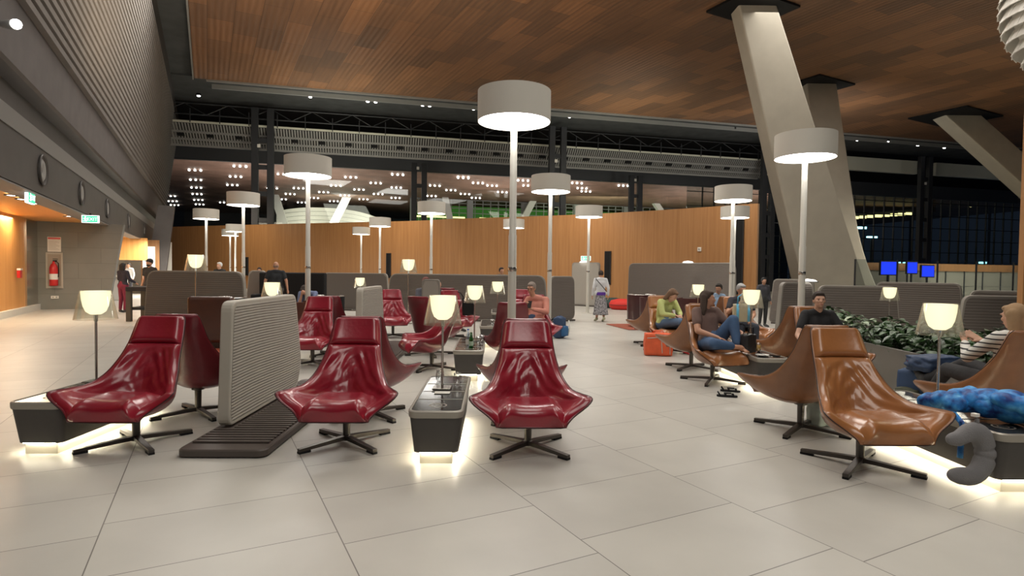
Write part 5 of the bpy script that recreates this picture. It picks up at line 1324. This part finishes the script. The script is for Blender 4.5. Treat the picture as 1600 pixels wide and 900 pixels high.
# backpacks
def backpack(label, loc, rz, m1, m2, k=1.0, lay=0):
    r = thing('backpack', label, 'backpack', loc, rz)
    softbox(.33*k, .22*k, .50*k, 5, pw=.42).build('body', m1, r, smooth=True)
    b = softbox(.25*k, .10*k, .24*k, 6, pw=.4); o = b.build('front_pocket', m2, r, loc=(0, -.13*k, .05*k), smooth=True)
    for sx in (-1, 1):
        MB().tube([(sx*.08*k, .10*k, .47*k), (sx*.10*k, .19*k, .40*k), (sx*.11*k, .19*k, .2*k), (sx*.12*k, .11*k, .05*k)], .018*k, 8).build('strap', M['black'], r, smooth=True)
    MB().tube([(-.04, 0, .49*k), (0, 0, .53*k), (.04, 0, .49*k)], .010, 8).build('grab_loop', M['black'], r, smooth=True)
    return r
navy = mat('navy_fabric', (.03, .06, .13), .8); bluef = mat('blue_fabric', (.03, .12, .28), .8); olive = mat('olive_fabric', (.055, .06, .035), .8)
bp = backpack('blue and black backpack on the floor beside the person in coral', onT(874, 528, 0), R(60), navy, bluef, 1.0)
MB().tube([(.10, -.19, .42), (.12, -.2, .25), (.13, -.16, .05)], .016, 8).build('white_strap', M['white'], bp, smooth=True)
backpack('dark navy backpack with an olive pocket by the planter near the right lamp', (4.60, 6.55, 0), R(-70), navy, olive, 1.0)
r = thing('jacket', 'navy quilted jacket lying over the dark backpack near the planter', 'jacket', (4.72, 6.45, .50), R(20))
softbox(.55, .32, .17, 8, amp=.02).build('bundle', mat('navy_quilt', (.025, .05, .11), .6, bump=.5, bump_scale=16), r, smooth=True)
MB().tube([(-.24, -.12, .10), (-.26, 0, .14), (-.24, .12, .10)], .01, 6).build('red_trim', cloth((.40, .04, .06)), r)
# black handbag on the brown woman's chair
r = thing('handbag', 'black handbag standing on the tan armchair beside the woman in brown', 'handbag', (3.27, 7.97, .47), R(30))
softbox(.20, .13, .26, 3, pw=.3).build('body', mat('black_leather', (.012, .012, .013), .4), r, smooth=True)
b = MB()
for sy in (-1, 1): b.tube([(-.06, sy*.03, .25), (-.05, sy*.04, .35), (.05, sy*.04, .35), (.06, sy*.03, .25)], .007, 8)
b.build('handle', M['black'], r, smooth=True)
MB().tube([(.09, 0, .2), (.15, -.04, .05), (.15, -.12, -.10), (.08, -.16, -.13), (.04, -.14, -.02)], .008, 8).build('strap', M['black'], r, smooth=True)
# tote bag
r = thing('tote_bag', 'beige tote bag with light blue handles on the lap of the grey haired person', 'bag', (4.33, 10.86, .66), R(-8))
softbox(.34, .14, .33, 4, pw=.25).build('body', mat('beige_canvas', (.42, .36, .24), .85), r, smooth=True)
lb = mat('light_blue_band', (.12, .42, .62), .7); b = MB()
for sx in (-1, 1): b.box(sx*.10-.022, sx*.10+.022, -.085, .085, .01, .33)
b.tube([(-.10, -.05, .32), (-.09, -.05, .47), (0, -.05, .53), (.09, -.05, .47), (.10, -.05, .32)], .014, 8); b.build('blue_bands', lb, r, smooth=True)
# sandals
sp_ = thing('sandal', 'black sandal on the floor before the woman in brown, the nearer one', 'shoe', onT(1136, 620, 0), R(75), 'black sandals')
b = MB(); loft(b, [[(x*.9, y, z) for x, y in rrect(.09, .25, .043)] for z in (0, .022)]); b.build('sole', M['black'], sp_, bevel=.004)
b = MB()
for y in (-.07, .02): b.tube([(-.042, y, .015), (-.03, y, .038), (0, y+.01, .046), (.03, y, .038), (.042, y, .015)], .012, 8)
b.tube([(0, -.06, .046), (0, .02, .046)], .01, 8); b.tube([(-.035, .085, .02), (-.03, .11, .055), (.03, .11, .055), (.035, .085, .02)], .008, 8); b.build('strap', M['black'], sp_, smooth=True)
MB().box(-.012, .012, -.085, -.05, .046, .058).build('buckle', M['white'], sp_)
dup(sp_, onT(1141, 612, 0), R(70), 'black sandal on the floor before the woman in brown, the farther one')
# pale bag under the tan armchair
r = thing('shopping_bag', 'pale grey green bag standing under the tan armchair turned away', 'bag', onT(1292, 668, 0)+V((0, .1, 0)), R(20))
softbox(.26, .18, .26, 9, pw=.35).build('body', mat('pale_bag', (.36, .42, .38), .7), r, smooth=True)
b = MB(); b.tube([(-.07, -.09, .16), (-.05, -.12, .06), (.03, -.11, .04), (.08, -.09, .12)], .012, 8); b.build('dark_handle', M['black'], r, smooth=True)
# black cloth hung over a far armchair
r = thing('shoulder_bag', 'black shoulder bag hanging on the far red armchair left of the small lamp', 'bag', (-.98, 12.95, .55), R(20))
softbox(.26, .14, .42, 12, pw=.4).build('body', M['black'], r, smooth=True)
MB().tube([(-.1, 0, .4), (-.14, .12, .5), (-.16, .3, .52)], .012, 8).build('strap', M['black'], r, smooth=True)
# blue jacket heap and the grey neck pillow
r = thing('jacket', 'bright blue patterned puffer jacket heaped on the right front console table', 'jacket', (3.68, 4.40, TZ), R(-4))
bj = bpy.data.materials.new('blue_puffer'); bj.use_nodes = True; nt = bj.node_tree; bs_ = nt.nodes['Principled BSDF']
n_ = nt.nodes.new('ShaderNodeTexNoise'); n_.inputs['Scale'].default_value = 11; n_.inputs['Detail'].default_value = 3; rp = nt.nodes.new('ShaderNodeValToRGB')
rp.color_ramp.elements[0].position = .36; rp.color_ramp.elements[0].color = (.005, .03, .20, 1); rp.color_ramp.elements[1].position = .52; rp.color_ramp.elements[1].color = (.02, .22, .62, 1)
e_ = rp.color_ramp.elements.new(.66); e_.color = (.10, .42, .78, 1); tc_ = nt.nodes.new('ShaderNodeTexCoord')
nt.links.new(tc_.outputs['Object'], n_.inputs[0]); nt.links.new(n_.outputs['Fac'], rp.inputs[0]); nt.links.new(rp.outputs[0], bs_.inputs['Base Color']); bs_.inputs['Roughness'].default_value = .5
def puff(nm, x0, x1, w0, w1, h, parent, seed, bulges=7):
    b = MB(); n, mring = 60, 28
    def f(u, v):
        x = x0[0]+(x1[0]-x0[0])*u; y = x0[1]+(x1[1]-x0[1])*u; z = x0[2]+(x1[2]-x0[2])*u
        e = math.sin(PI*min(1, max(0, u)))**.35*(.86+.14*abs(math.sin(PI*u*bulges)))
        a = 2*PI*v; ww = (w0+(w1-w0)*u)*e; k = 1+.16*noise.noise(V((math.cos(a)*1.6, math.sin(a)*1.6, u*7+seed)))
        d = (V(x1)-V(x0)).normalized(); sd = d.cross(V((0, 0, 1))).normalized()
        return V((x, y, z))+sd*ww*math.cos(a)*k+V((0, 0, h*e*math.sin(a)*k))
    b.grid(f, n, mring); bmesh.ops.remove_doubles(b.bm, verts=b.bm.verts, dist=.0008)
    return b.build(nm, bj, parent, smooth=True)
puff('sleeve', (-.36, .32, .09), (.02, -.02, .17), .09, .11, .085, r, 1, 5)
puff('body', (-.16, .26, .13), (.40, -.30, .13), .17, .19, .125, r, 2, 5)
puff('sleeve', (-.06, -.05, .20), (.42, -.40, .10), .11, .08, .085, r, 5, 4)
puff('hood', (-.28, .10, .10), (.02, .18, .18), .13, .12, .09, r, 9, 3)
MB().tube([(-.26, .02, .05), (-.30, -.12, .02), (-.31, -.14, -.10), (-.315, -.14, -.24)], .020, 8).build('sleeve_strap', bj, r, smooth=True)
r = thing('neck_pillow', 'grey hook shaped neck pillow hanging from the table beside the large tan armchair', 'pillow', (3.30, 4.12, .03), R(18))
def arc(c, rad, a0_, a1_, n): return [(c[0]+rad*math.cos(R(a0_+(a1_-a0_)*k/n)), 0, c[1]+rad*math.sin(R(a0_+(a1_-a0_)*k/n))) for k in range(n+1)]
cpts = [(-.20, 0, .375), (-.13, 0, .372)]+arc((.0, .250), .160, 108, -95, 16)+[(-.10, 0, .105), (-.17, 0, .118)]
rr_ = [.042, .056]+[.066+.018*math.sin(PI*k/16) for k in range(17)]+[.062, .046]
b = MB(); b.tube(cpts, rr_, 18); b.ellipsoid(cpts[0], (.038, .038, .038)); b.ellipsoid(cpts[-1], (.042, .042, .042))
o = b.build('cushion', mat('grey_plush', (.20, .195, .20), .95, bump=.3, bump_scale=120), r, smooth=True); remesh(o, .009, 4)
o.scale = (1, .75, 1)
MB().tube([(.05, 0, .44), (.06, 0, .50), (.05, .02, .53)], [.022, .014, .012], 10).build('hanging_tab', bpy.data.materials['grey_plush'], r, smooth=True)
MB().box(.035, .075, -.01, .03, .515, .54).build('white_clip', M['white'], r, bevel=.004)
